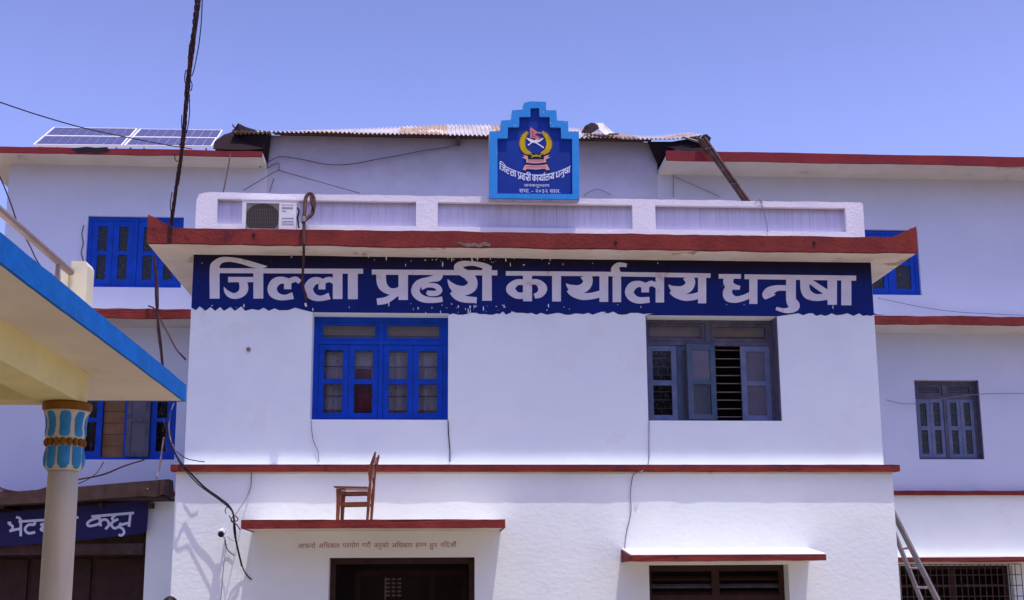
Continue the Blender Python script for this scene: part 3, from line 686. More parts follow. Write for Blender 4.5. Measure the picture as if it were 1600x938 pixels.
# wing roof slabs
for a, b, sd_ in ((xw0 - 0.45, XC0 - 0.01, 65), (XC1 + 0.01, xw1 + 0.4, 66)):
    yf_ = 18.94 if a < 0 else 18.76
    f0, f1 = (8.715, 8.815) if a < 0 else (8.715, 8.885)
    MB().box(a, b, yf_ + 0.03, 27.3, 8.72, 8.80).build('roof_slab', 'soffit_back', rb)
    MB().prism([wavy(a, b, f0, 0.010, 0.18, sd_) + wavy(b, a, f1, 0.008, 0.2, sd_ + 50)], yf_, yf_ + 0.03).build('roof_fascia', 'red_dark', rb)
# stained patch under the solar panels
st = MB().prism([[(P(x, y, 18.936).x, P(x, y, 18.936).z) for x, y in ((112, 232), (135, 229.5), (150, 231), (168, 230), (171, 236), (150, 240), (138, 238), (122, 239))]], 18.934, 18.9385)
st.build('soot_stain', 'cable', rb)
def dark_glass(w, k, a, b, z0, z1, y): sash(w, a, b, z0, z1, y, 'blue_win', st=0.095); return True
window(rb, *RW['ul'], WB, 'blue_win', 0.05, transom=0, curtain='glint_curtain', label='bright blue window at top left, partly behind the roof slab corner', leaf_fn=dark_glass)
window(rb, *RW['ur'], WB, 'blue_win', 0.05, transom=0, curtain='curtain_dark', leaves=2, label='bright blue window at the right behind the roof slab corner')
def ll_leaf(w, k, a, b, z0, z1, y):
    if k == 1:
        for i in range(7): MB().box(a, b, y + 0.06, y + 0.075, z0 + 0.19 * i, z0 + 0.19 * i + 0.183).build('shutter_board', 'room_warm', w)
        return True
    if k == 2: sash(w, a - 0.02, b, z0, z1, y - 0.05, 'dull_win', glassm='glass_dusty'); return True
    sash(w, a, b, z0, z1, y, 'blue_win', st=0.095); return True
window(rb, *RW['ll'], WB, 'blue_win', 0.08, transom=0.0, curtain='curtain_dark', leaf_fn=ll_leaf, label='blue window behind the column with one dull grey leaf')
window(rb, *RW['lr'], WB, 'dull_win', 0.12, liner=True, transom=0.20, curtain='curtain_dark', board='room', bars=6, label='dull grey-blue window on the right wing', t=0.06,
       leaf_fn=lambda w, k, a, b, z0, z1, y: (sash(w, a, b, z0, z1, y, 'grey_win', st=0.06), True)[1])
# ground floor right: small chajja, dark window with iron cage
ga, gb = P(1401, 876, WB - .5).x, 12.4
MB().box(ga, gb, WB - 0.50, WB - 0.062, 1.985, 2.05).build('window_ledge', 'soffit_back', rb)
MB().box(ga, gb, WB - 0.53, WB - 0.062, 2.051, 2.063).build('ledge_top', 'ledge', rb)
fascia(ga, gb, 1.975, 2.05, WB - 0.53, WB - 0.50, 0.004, 67).build('ledge_fascia', 'red', rb)
gx0, gx1, gz0, gz1 = RW['gr']
gw = MB(); y = WB + 0.12
for a, b in ((gx0, gx0 + .06), (gx1 - .06, gx1), ((gx0 + gx1) / 2 - .04, (gx0 + gx1) / 2 + .04)): gw.box(a, b, y, y + .08, gz0, gz1)
for a, b in ((gx0 + .06, (gx0 + gx1) / 2 - .04), ((gx0 + gx1) / 2 + .04, gx1 - .06)):
    for z in (gz0, gz1 - .06, gz1 - .36): gw.box(a, b, y + .001, y + .079, z, z + .05)
gwo = gw.build('window', 'brown_wood', rb); gwo['label'] = 'dark caged window at the lower right'
cg = []
n = 20; yy = WB - 0.16
for i in range(n + 1):
    x = gx0 - 0.05 + (gx1 - gx0 + 0.15) * i / n
    MB().tube([(x, yy, 0.6), (x, yy, 1.955)], 0.007, 5).build('cage_bar', 'rust', gwo)
for k in range(8):
    z = 0.72 + 0.175 * k
    MB().tube([(gx0 - 0.05, yy - 0.012, z), (gx1 + 0.10, yy - 0.012, z), (gx1 + 0.10, WB - 0.06, z)], 0.007, 5).build('cage_bar', 'rust', gwo)

# ================================================================== crest board on the parapet
CY = 15.28
def cp(x, y, Y=CY): p = P(x, y, Y); return (p.x, p.z)
cb_ = thing('crest_board', 'stepped blue board with police crest and white lettering on the parapet', 'sign board', (P(834, 310, CY).x, CY, 6.7))
outer = [(765, 311), (765, 207), (782, 206), (783, 190), (799, 189), (800, 174), (817, 173), (818, 163), (828, 160), (853, 161), (853, 174), (869, 174), (870, 190), (887, 191), (888, 207), (904, 207), (905, 313)]
inner = [(777, 304), (777, 218), (793, 217.5), (793.5, 200.5), (811, 200), (811, 184.5), (828.5, 184), (828.5, 170.5), (842, 170.5), (842.5, 184), (858.5, 184.5), (859, 200.5), (876, 201), (876.5, 218), (893.5, 218.5), (894, 305)]
MB().prism([[cp(*p) for p in outer], [cp(*p) for p in inner]], CY - 0.035, CY + 0.001).build('border', 'sky_paint', cb_)
MB().prism([[cp(*p) for p in inner]], CY, CY + 0.02).build('panel', 'navy', cb_)
MB().prism([[cp(x + (-0.8 if x < 834 else 0.4), y - 0.4) for x, y in outer]], CY + 0.021, CY + 0.12).build('backing', 'crest_back', cb_)
def cfn(sx=9.88, ox=790, oy=180): return lambda a, b: cp(a / sx + ox, b / sx + oy)
c9 = cfn()
# emblem
em = thing  # (kept as parts of the board)
em_parts = []
wl = MB(); dk = MB()
for sgn in (-1, 1):
    arc = [(272, 262), (228, 330), (212, 420), (232, 510), (280, 570), (370, 608)] if sgn < 0 else [(628, 262), (690, 330), (716, 420), (700, 510), (655, 570), (570, 608)]
    th = [(a, b, w) for (a, b), w in zip([(a + (62 if sgn < 0 else -62) * (1 - i * 0.13), b + (4 if i < 3 else -8)) for i, (a, b) in enumerate(arc)], (24, 66, 84, 84, 72, 40))]
    mm = glyph_mesh([th], c9, CY - 0.003); wl.add(mm.v, mm.f)
    mm = glyph_mesh([[(a - 3, b + 4, w + 26) for a, b, w in th]], c9, CY - 0.0015); dk.add(mm.v, mm.f)
    pts = spline(th, 4)
    for i in range(1, len(pts) - 1, 1):
        a, b, w = pts[i]; q = pts[i + 1]; dx, dy = q[0] - a, q[1] - b; l = math.hypot(dx, dy) or 1; dx /= l; dy /= l
        for side in (-1, 1):
            nx, ny = -dy * side, dx * side; w2 = w / 2
            tri = [(a + nx * w2 * .3, b + ny * w2 * .3), (a + nx * (w2 + 14) - dx * 24, b + ny * (w2 + 14) - dy * 24), (a + nx * w2 * .3 - dx * 20, b + ny * w2 * .3 - dy * 20)]
            wl.add([(c9(*t)[0], CY - 0.0045 - 0.0001 * i - 0.00005 * side, c9(*t)[1]) for t in tri], [(0, 1, 2)])
dk.build('wreath_outline', 'ribbonblack', cb_, fix=False)
wl.build('wreath', 'yellow', cb_, fix=False)
glyph_mesh([[(345, 470, 18), (420, 415, 20), (500, 395, 56), (585, 362, 8)], [(590, 508, 18), (470, 430, 20), (400, 400, 48), (322, 356, 8)]], c9, CY - 0.005, 0.0006).build('crossed_swords', 'white', cb_, fix=False)
def cpoly(pts, y, fn=c9): 
    q = [fn(*p) for p in pts]; tri = tessellate_polygon([[Vector((a, b, 0)) for a, b in q]])
    return MB().add([(a, y, b) for a, b in q], [tuple(t) for t in tri])
cpoly([(372, 205), (408, 200), (490, 262), (585, 285), (450, 300), (560, 362), (520, 380), (375, 350)], CY - 0.007).build('flag', 'pinkred', cb_, fix=False)
glyph_mesh([[(392, 195, 12), (390, 360, 12)], [(400, 212, 9), (478, 268, 9), (580, 280, 9)], [(415, 240, 9), (470, 285, 9), (418, 290, 9)], [(410, 300, 9), (510, 365, 9), (412, 345, 9)]], c9, CY - 0.0085, 0.0004).build('flag_outline', 'pink', cb_, fix=False)
cpoly([(360, 600), (580, 600), (600, 690), (340, 690)], CY - 0.006).build('knot', 'ribbonblack', cb_, fix=False)
glyph_mesh([[(380, 612, 12), (470, 640, 12), (560, 612, 12)], [(400, 662, 12), (470, 620, 12), (540, 655, 12)]], c9, CY - 0.008).build('knot_lines', 'yellow', cb_, fix=False)
for pts in ([(318, 640), (342, 636), (345, 690), (590, 690), (595, 636), (618, 640), (625, 735), (540, 745), (470, 750), (400, 748), (318, 738)],
            [(310, 770), (400, 778), (470, 780), (560, 776), (640, 764), (682, 850), (625, 856), (612, 832), (470, 846), (322, 836), (305, 860), (262, 850), (285, 795)]):
    cx = sum(p[0] for p in pts) / len(pts); cyy = sum(p[1] for p in pts) / len(pts)
    cpoly([(cx + (a - cx) * 1.05, cyy + (b - cyy) * 1.16) for a, b in pts], CY - 0.0085 - cyy * 1e-6).build('ribbon_outline', 'ribbonblack', cb_, fix=False)
    cpoly(pts, CY - 0.0100 - cyy * 1e-6).build('ribbon', 'pink', cb_, fix=False)
for s_ in (-1, 1):
    o_ = lambda a: 470 + s_ * (a - 470)
    cpoly([(o_(618), 630), (o_(672), 618), (o_(645), 650), (o_(690), 655), (o_(620), 690)], CY - 0.0095).build('ribbon_tail', 'pink', cb_, fix=False)
mm = MB()
for x0_, x1_, z0_, col in ((352, 585, 716, 0), (325, 625, 808, 1)):
    x = x0_
    while x < x1_:
        w = random.uniform(8, 16)
        mm.add([(c9(a, b)[0], CY - 0.0125, c9(a, b)[1]) for a, b in ((x, z0_ - 14), (x + w * .5, z0_ - 16), (x + w * .5, z0_ + 13), (x, z0_ + 14))], [(0, 1, 2, 3)])
        mm.add([(c9(a, b)[0], CY - 0.0125, c9(a, b)[1]) for a, b in ((x - 2, z0_ - 18), (x + w + 4, z0_ - 18), (x + w + 4, z0_ - 14.5), (x - 2, z0_ - 14.5))], [(0, 1, 2, 3)])
        x += w + 6
mm.build('ribbon_lettering', 'pinkred', cb_, fix=False)
# arched office name: the same hand letters, small
def arcfn(zi):
    sc, ox, oy = Z[zi]
    def f(a, b):
        X = a / sc + ox; Y = b / sc + oy
        t = (X - 322) / (1341 - 322)
        base = 260 * (1 - t) * (1 - 2 * t) + 458 * 4 * t * (1 - t) + 300 * t * (2 * t - 1)
        v = (Y - 424 - 7 * t)
        wx = 208 + 1165 * t; wy = base + v * 2.25
        return cp(wx / 10.42 + 760, wy / 10.42 + 230)
    return f
for zi, sts, nm in G:
    k = 0.8
    fat = [[(a, b, w * (1.0 if nm != 'head' else 0.9)) for a, b, w in st] for st in sts]
    if nm == 'head': fat = [[tuple(st[0][j] + (st[-1][j] - st[0][j]) * i / 24 for j in range(3)) for i in range(25)] for st in fat]; fat = [[(a, b, 40) for a, b, w in st] for st in fat]
    else: fat = [[(a, b, max(w * .85, 8)) for a, b, w in st] for st in fat]
    glyph_mesh(fat, arcfn(zi), CY - (0.002 if nm == 'head' else 0.003), 0.0003).build('headline_bar' if nm == 'head' else 'letter', 'letter_white', cb_, fix=False)
text_obj('lettering', 'जनकपुरधाम', 'letter_white', cb_, cp(816, 0)[0], cp(855, 0)[0], cp(834, 291)[1], 0.052, CY - 0.003)
text_obj('lettering', 'सथा. - २०३२ साल.', 'letter_white', cb_, cp(809, 0)[0], cp(871, 0)[0], cp(834, 299)[1], 0.058, CY - 0.003)

# ================================================================== tin roof over the stair block
tr = thing('tin_roof', 'old corrugated tin roof with rusty sheets along the top of the rear building', 'roof', (0.4, WB, 9.3))
def corr(x0, x1, ya, yb, za, zb, m_, amp=0.018, pitch=0.076, zadd=lambda x: 0, tilt=0.0, th=0.004, rear=None):
    n = int((x1 - x0) / pitch * 6); mbb = MB(); vs = []; fs = []
    for i in range(n + 1):
        x = x0 + (x1 - x0) * i / n; w = amp * math.sin(i / 6 * 2 * math.pi); z_ = zadd(x)
        for j in range(4):
            t = j / 3; zr = rear(x) if rear else zb; zz_ = za + (zr - za) * t + w + z_ + tilt * (x - x0)
            vs.append((x, ya + (yb - ya) * t, zz_)); vs.append((x, ya + (yb - ya) * t, zz_ - th))
    for i in range(n):
        for j in range(3):
            a = i * 8 + j * 2; b = a + 8
            fs.append((a, b, b + 2, a + 2)); fs.append((a + 1, a + 3, b + 3, b + 1))
        fs.append((i * 8, i * 8 + 1, i * 8 + 9, i * 8 + 8)); fs.append((i * 8 + 6, i * 8 + 14, i * 8 + 15, i * 8 + 7))
    for i in (0, n):
        for j in range(3): a = i * 8 + j * 2; fs.append((a, a + 2, a + 3, a + 1))
    mbb.add(vs, fs); return mbb
YE = WB - 0.22
xa = P(352, 215, YE).x
rr = random.Random(3)
xe = P(1000, 215, YE).x
_rp = [(P(a, b, 20.5).x, P(a, b, 20.5).z) for a, b in ((395, 209), (440, 207), (480, 204.5), (560, 202), (640, 198), (700, 195.5), (765, 196), (900, 201), (930, 207), (1010, 213))]
def ridge_z(x):
    if x <= _rp[0][0]: return _rp[0][1]
    for (a, za), (b, zb) in zip(_rp, _rp[1:]):
        if x <= b: return za + (zb - za) * (x - a) / (b - a)
    return _rp[-1][1]
k = 0; x = P(398, 210, YE).x
while x < xe - 0.2:
    w = 0.82
    mt = 'tin_rust' if k in (3, 5, 7) else 'tin'
    o = corr(x, min(x + w + 0.03, xe), YE - rr.uniform(0, 0.03), 20.5, 9.30 + (k % 2) * 0.007, 9.9, mt, rear=ridge_z).build('tin_sheet', mt, tr, fix=False)
    x += w; k += 1
# battered flaps at both ends, coloured dark for the shade beneath the tin
def flap(pts, name='tin_sheet', mtl='tin_dark', parent=None, label=None, th=0.006):
    """irregular bent sheet through 3-D points (fan), thin but solid"""
    c = sum((Vector(p) for p in pts), Vector()) / len(pts); n = (Vector(pts[1]) - c).cross(Vector(pts[0]) - c).normalized() * th
    k = len(pts); vs = [c] + [Vector(p) for p in pts] + [c + n] + [Vector(p) + n for p in pts]
    fs = [(0, i + 1, (i + 1) % k + 1) for i in range(k)] + [(k + 1, k + 2 + (i + 1) % k, k + 2 + i) for i in range(k)]
    fs += [(i + 1, k + 2 + i, k + 2 + (i + 1) % k, (i + 1) % k + 1) for i in range(k)]
    return MB().add(vs, fs).build(name, mtl, parent)
YF = WB - 0.30
q = P(372, 193, 19.6)
flap([P(335, 222, 19.35), P(350, 211, 19.5), P(362, 207, 19.7), q, P(384, 199, 19.75), P(401, 204, 19.7), P(421, 206, YE), P(421, 213, YE), P(412, 233, 19.3), P(385, 235, 19.2), P(350, 234, 19.2), P(333, 233, 19.2)], parent=tr)
corr(P(362, 208, YE).x, P(424, 208, YE).x, YE - 0.02, 20.0, P(365, 205, YE).z, P(365, 205, YE).z + .10, 'tin', tilt=-0.05).build('tin_sheet', 'tin_rust', tr, fix=False)
flap([P(363, 193, 19.5), P(367, 199, 19.5), P(368, 201, 19.55), P(364, 198, 19.5)], parent=tr)
for a_, b_ in ((XC0 - 0.9, XC0 - 0.004), (XC1 + 0.004, XC1 + 0.95)):
    m = MB(); m.box(a_, b_, WB + 0.02, WB + 0.06, 8.803, 9.20); m.build('eave_shade_board', 'tin_dark', tr)  # board added; its dark colour stands for the shade under the tin
flap([P(412, 213, 19.28), P(424, 211, 19.28), P(421, 236, 19.40), P(418.5, 256, 19.48), P(415, 250, 19.45), P(410, 233, 19.3)], parent=tr)
# right end: sheets that overhang the wing slab, lifted at the tip
xr0 = P(1008, 218, YE).x; xr1 = P(1098, 215, YE).x
corr(xr0 - 0.45, xr1, YE - 0.06, 20.45, P(1010, 219, YE).z, P(1010, 213, 20.45).z, 'tin', zadd=lambda x: max(0, x - xr0 - 0.35) ** 1.4 * 0.13).build('tin_sheet', 'tin', tr, fix=False)
flap([P(1012, 222, 19.33), P(1050, 222, 19.33), P(1085, 216, 19.33), P(1102, 220, 19.33), P(1104, 230, 19.28), P(1092, 242, 18.9), P(1039, 241, 18.9), P(1037, 243, 18.9), P(1028, 258, 19.45), P(1020, 242, 19.4)], parent=tr)  # lower wedge added as the dark wall shade under the tin
flap([P(1076, 215, 19.2), P(1104, 210, 19.3), P(1111, 216, 19.3), P(1107, 227, 19.25), P(1100, 222, 19.2)], mtl='tin_dark', parent=tr)
MB().tube([P(1066, 214, 19.1), P(1098, 224, 19.1)], 0.022, 4).build('eave_strip', 'alu', tr)
# purlins and loose torn sheet beside the crest
for yy, z in ((19.45, 9.35), (20.2, 9.62)): MB().box(XC0 + 0.1, XC1 - 0.1, yy, yy + 0.05, z - 0.02, z + 0.03).build('purlin', 'rust', tr)
MB().box(P(713, 220, WB - .1).x, P(719, 220, WB - .1).x, WB - 0.16, WB - .002, P(716, 228, WB).z, 9.33).build('bracket', 'rust', tr)
ts = thing('torn_roof_sheet', 'bent piece of dark and pale tin lying on the roof right of the crest', 'roof sheet', tuple(P(930, 206, 19.5)))
flap([P(908, 208, 19.4), P(914, 197, 19.5), P(924, 192, 19.7), P(933, 194, 19.7), P(936, 201, 19.5), P(924, 209, 19.4)], 'sheet', 'tin_dark', ts)
flap([P(930, 193, 19.71), P(942, 193, 19.8), P(952, 202, 19.8), P(962, 210, 19.5), P(945, 211, 19.4), P(936, 203, 19.5)], 'fold', 'tin', ts)
flap([P(925, 211, 19.25), P(958, 214, 19.25), P(950, 215.5, 19.2), P(930, 213.5, 19.2)], 'scrap', 'tin_dark', ts)
flap([P(950, 209, 19.4), P(967, 209, 19.45), P(966, 211, 19.4), P(952, 211, 19.35)], 'scrap', 'tin_dark', ts)
# leaning rusty iron section
ib = thing('iron_strut', 'rusty brown iron angle leaning from the roof end down behind the parapet', 'iron bar', tuple(P(1160, 312, 18.3)))
a = P(1098, 217, 18.65); b = P(1176, 328, 18.65)
dv = (b - a).normalized(); sd2 = dv.cross(Vector((0, 1, 0))).normalized()
m = MB()
for off, t0, t1 in ((-0.024, 0.0, 0.006), (0.024, 0.0, 0.006)):
    c0 = a + sd2 * off; c1 = b + sd2 * off
    m.tube([c0, c1], 0.044, 4)
m.build('flange', 'rust', ib)
for t in (0.12, 0.42, 0.62, 0.86):
    c = a.lerp(b, t); MB().tube([c - sd2 * 0.06 + Vector((0, -.02, 0)), c + sd2 * 0.06 + Vector((0, -.02, 0)) + dv * 0.05], 0.012, 5).build('tie_strip', 'cable_pale', ib)
a2 = P(1092, 216, 18.7); MB().tube([a2, P(1106, 240, 18.7)], 0.04, 5).build('end_bracket', 'rust', ib)

# ================================================================== solar panels on the left wing
pl0 = P(52, 228, WB - 0.55); 
sp_bl, sp_br, sp_tl, sp_tr = Vector((P(52, 228, 19.0).x, 19.0, 8.93)), Vector((P(333, 230, 19.0).x, 19.0, 8.93)), None, None
# the plane rises away from the eave at a low tilt
# lower edge at Y=19.0, upper edge is seen 27 px higher, shifted right
back_l = P(84, 200.5, 20.25); back_r = P(349, 205.5, 20.25)
LLp = P(52, 227.5, 19.05); LRp = P(331, 230, 19.05)
lab = ['blue-black solar panel at the front left of the four on the roof', 'solar panel at the front right, nearest the overhead cable bundle', 'solar panel at the back left of the four on the roof', 'solar panel at the back right beside the dark tin roof end']
cellmesh = None
for row in range(2):
    for colu in range(2):
        u0, u1 = (0.0, 0.494) if colu == 0 else (0.506, 1.0)
        v0, v1 = (0.0, 0.49) if row == 0 else (0.51, 1.0)
        def pt(u, v): return LLp.lerp(LRp, u).lerp(back_l.lerp(back_r, u), v)
        o0 = pt(u0, v0); ex = pt(u1, v0) - o0; ey = pt(u0, v1) - o0; nz = ex.cross(ey).normalized()
        if nz.z < 0: nz = -nz
        t = thing('solar_panel', lab[row * 2 + colu], 'solar panel', tuple(o0), 'solar panels on the left wing roof')
        lx, ly = ex.length, ey.length; exn, eyn = ex / lx, ey / ly
        def slab(a, b, c, d, z0, z1):
            vs = [o0 + exn * x + eyn * y_ + nz * z for x in (a, b) for y_ in (c, d) for z in (z0, z1)]
            return vs
        fr = MB(); B6 = [(0, 1, 3, 2), (4, 6, 7, 5), (0, 4, 5, 1), (2, 3, 7, 6), (0, 2, 6, 4), (1, 5, 7, 3)]; fw = 0.02
        for a, b, c, d in ((0, fw, 0, ly), (lx - fw, lx, 0, ly), (fw, lx - fw, 0, fw), (fw, lx - fw, ly - fw, ly)): fr.add(slab(a, b, c, d, -0.02, 0.02), B6)
        fr.build('frame', 'frame_white', t)
        MB().add(slab(fw, lx - fw, fw, ly - fw, -0.015, 0.0), B6).build('backsheet', 'backsheet', t)
        nc, nr = 9, 4; cw = (lx - 2 * fw) / nc; ch = (ly - 2 * fw) / nr
        me = None
        for i in range(nc):
            for j in range(nr):
                if me is None:
                    g_ = 0.0025; k_ = cw * 0.13
                    loc = [(g_ + k_, g_), (cw - g_ - k_, g_), (cw - g_, g_ + k_ * .6), (cw - g_, ch - g_ - k_ * .6), (cw - g_ - k_, ch - g_), (g_ + k_, ch - g_), (g_, ch - g_ - k_ * .6), (g_, g_ + k_ * .6)]
                    vs = [exn * x + eyn * y_ + nz * z for z in (0.001, 0.004) for x, y_ in loc]
                    me = bpy.data.meshes.new('cell'); me.from_pydata(vs, [], [tuple(range(7, -1, -1)), tuple(range(8, 16))] + [(q_, (q_ + 1) % 8, (q_ + 1) % 8 + 8, q_ + 8) for q_ in range(8)])
                    me.materials.append(M['cell'])
                co = bpy.data.objects.new('cell', me); COL.objects.link(co); co.parent = t
                co.location = exn * (fw + i * cw) + eyn * (fw + j * ch)
        leg = MB(); 
        for a in (0.1, lx - 0.1):
            p0 = o0 + exn * a + eyn * (ly * 0.9 if row else 0.05); leg.tube([p0 - nz * .02, Vector((p0.x, p0.y, 8.86))], 0.015, 5)
        leg.build('support_leg', 'steel', t)

# ================================================================== air conditioner
ay0 = 15.06
A0, A1 = P(378, 335, ay0), P(463, 335, ay0); az1 = P(420, 311, ay0).z; az0 = 6.236
ac = thing('air_conditioner', 'white outdoor air conditioner unit standing on the roof slab edge', 'air conditioner', ((A0.x + A1.x) / 2, ay0 + 0.15, az0))
xa, xb = A0.x, A1.x
gxa, gxb = P(384.5, 335, ay0).x, P(436, 335, ay0).x; gz1_ = P(400, 317.5, ay0).z
m = MB(); m.wall(xa, xb, az0 + .01, az1 - 0.02, ay0, ay0 + 0.02, [(gxa, gxb, az0 + 0.03, gz1_)]); m.box(xa, xb, ay0 + .0205, ay0 + 0.28, az0 + .01, az1 - 0.02)
m.build('casing', 'ac', ac)
MB().box(xa - .008, xb + .008, ay0 - .006, ay0 + .288, az1 - .019, az1).build('top_cover', 'ledge', ac)
cx, cz = (gxa + gxb) / 2, (az0 + gz1_) / 2 + 0.005; R_ = (gxb - gxa) * 0.515
m = MB(); n = 40; cc = (cx, cz)
ring = [(cx + R_ * math.cos(2 * math.pi * i / n), cz + R_ * math.sin(2 * math.pi * i / n) * 0.93) for i in range(n)]
zlo = az0 + 0.03; ring = [(min(max(a, gxa + .003), gxb - .003), min(max(b - 0.02, zlo + 0.004), gz1_ - .004)) for a, b in ring]
MB().prism([[(gxa, zlo), (gxb, zlo), (gxb, gz1_), (gxa, gz1_)], ring], ay0 + 0.004, ay0 + 0.012).build('fan_shroud', 'ac_grille', ac)
MB().prism([ring], ay0 + 0.013, ay0 + 0.019).build('fan_cavity', 'ac_dark', ac)
for i in range(19):
    x = gxa + (gxb - gxa) * (i + 0.5) / 19; MB().box(x - .0018, x + .0018, ay0 - .004, ay0 + .001, zlo, gz1_).build('guard_wire', 'ac_wire', ac)
for i in range(6):
    z = zlo + (gz1_ - zlo) * (i + 0.5) / 6; MB().box(gxa, gxb, ay0 - .0065, ay0 - .0042, z - .0012, z + .0012).build('guard_wire', 'ac_wire', ac)
for zz in (319.5, 341, 346, 350): 
    p = P(450, zz, ay0); MB().box(P(440, zz, ay0).x, P(459, zz, ay0).x, ay0 - .004, ay0 + .001, p.z - .003, p.z + .003).build('vent_groove', 'ac_grille' if zz > 330 else 'ledge', ac)
m = MB(); r = random.Random(2); x = P(440.5, 325, ay0).x
for i in range(9):
    zc = P(445, 325.3, ay0).z; m.box(x, x + 0.010, ay0 - .003, ay0 - .0005, zc - .011, zc + .011); x += 0.0165
x = P(440.5, 325, ay0).x
for i in range(6): zc = P(445, 330, ay0).z; m.box(x, x + 0.006, ay0 - .003, ay0 - .0005, zc - .006, zc + .006); x += 0.010
m.build('maker_print', 'letter_dark', ac)
m = MB(); m.tube(spline([P(464, 325, 15.1), P(467, 330, 15.08), P(465, 340, 15.08), P(466, 350, 15.06), P(467, 356, 15.04)]), 0.012); m.build('refrigerant_pipe', 'cable', ac)
m = MB(); m.box(P(464, 0, 15.1).x, P(467, 0, 15.1).x, 15.08, 15.2, P(464, 327, 15.1).z, P(464, 322, 15.1).z); m.build('valve', 'brown_wood', ac)

# ================================================================== hose hanging over the slab edge
hs = thing('drain_hose', 'brown wrapped hose looped over the parapet and hanging across the name band', 'hose', tuple(P(475, 470, 14.95)))
m = MB(); m.tube(spline([P(474, 348, 14.97), P(476, 330, 15.1), P(477, 314, 15.25), P(480, 305, 15.3), P(486, 303, 15.32), P(490, 310, 15.3), P(490.5, 322, 15.25), P(487, 334, 15.2), P(480, 341, 15.1), P(475, 346, 14.98)], 5), 0.026, 8); m.build('loop', 'hose', hs, True)
m = MB(); m.tube(spline([P(485, 307, 15.22), P(487, 318, 15.2), P(490, 331, 15.2), P(484, 340, 15.2), P(476, 343, 15.1)], 5), 0.016, 7); m.build('inner_loop', 'cable_brown', hs, True)
m = MB(); m.tube(spline([P(474, 342, 14.97), P(475, 352, 14.955), P(474.5, 368, 14.95), P(474.5, 383, 14.95)], 5), 0.022, 8); m.build('painted_pipe', 'rust', hs, True)
m = MB(); m.tube(spline([P(474.5, 378, 14.94), P(474.5, 400, 15.0), P(473, 430, 15.2), P(474, 450, 15.35), P(478, 462, 15.44), P(478, 471, 15.46)], 5), 0.017, 8); m.build('hanging_pipe', 'hose', hs, True)
MB().tube([P(474.5, 339, 14.955), P(474.5, 347, 14.95)], 0.03, 8).build('metal_joint', 'alu', hs)
MB().tube([P(477, 474, 15.45), P(478.5, 479, 15.45)], 0.014, 6).build('nozzle', 'white', hs)

# ================================================================== chair on the door canopy
CHY = 14.62
def chp(x, y, Y): p = P(x, y, Y); return p
b0 = P(527, 815, CHY)
ch = thing('wooden_chair', 'brown varnished wooden chair standing sideways on the door canopy', 'chair', (b0.x, CHY, 2.43))
wd = 0.36
def member(pts, ya, yb, name):
    """side profile in photo pixels at the near side, extruded in depth"""
    q = [(P(a, b, CHY).x, P(a, b, CHY).z) for a, b in pts]
    return MB().prism([q], ya, yb).build(name, 'wood', ch, bevel=0.003)
for ya in (CHY, CHY + wd - 0.035):
    member([(525, 764), (533.5, 764), (532, 780), (529.5, 816), (524.5, 816), (525.3, 785)], ya, ya + 0.035, 'leg')
    member([(574, 772), (577, 755), (575.5, 740), (577.5, 728), (585.5, 707), (587.5, 706.5), (587.8, 710), (582.5, 732), (581, 750), (579.5, 775), (576, 816), (572, 816), (573.6, 790)], ya, ya + 0.035, 'back_leg')
    member([(533, 768.5), (574, 768), (573.5, 772), (533, 772.5)], ya + 0.006, ya + 0.03, 'apron')
    member([(531.5, 785), (573.5, 784.3), (573.5, 789.5), (531, 790)], ya + 0.008, ya + 0.028, 'stretcher')
member([(521.5, 759.5), (574.5, 761), (574.5, 763.8), (524, 763), (521.5, 761.5)], CHY - 0.015, CHY + wd + 0.015, 'seat')
member([(583, 712), (585.2, 712), (584, 722), (581.5, 722)], CHY + 0.036, CHY + wd - 0.036, 'backrest')
member([(579.5, 728), (582, 728), (580, 745), (578, 745)], CHY + 0.036, CHY + wd - 0.036, 'backrest')
member([(526.5, 766), (529.5, 766), (529.5, 771), (526.5, 771)], CHY + 0.036, CHY + wd - 0.036, 'apron')

ch.rotation_euler = (0, 0, rad(-5))
# ================================================================== security camera
cc0 = P(347, 832, DL - 0.14)
cm = thing('security_camera', 'small white security camera on the wall left of the door canopy', 'camera', tuple(P(350, 842, DL)))
MB().tube([cc0 + Vector((-0.0, -0.07, -0.02)), cc0 + Vector((0.0, 0.06, 0.02))], 0.046, 14).build('housing', 'white', cm, smooth=False)
MB().tube([cc0 + Vector((-0.0, -0.078, -0.032)), cc0 + Vector((0, -0.0705, -0.03))], 0.036, 14).build('lens', 'cable', cm)
MB().tube([cc0 + Vector((0, 0.02, -0.03)), P(351, 842, DL - 0.06), P(352, 845, DL)], 0.013, 6).build('bracket', 'white', cm)
m = MB(); m.tube(spline([P(352, 840, DL - .05), P(352, 848, DL - .05), P(356, 860, DL - .02), P(366, 868, DL - .02)]), 0.006); m.build('lead', 'cable', cm)

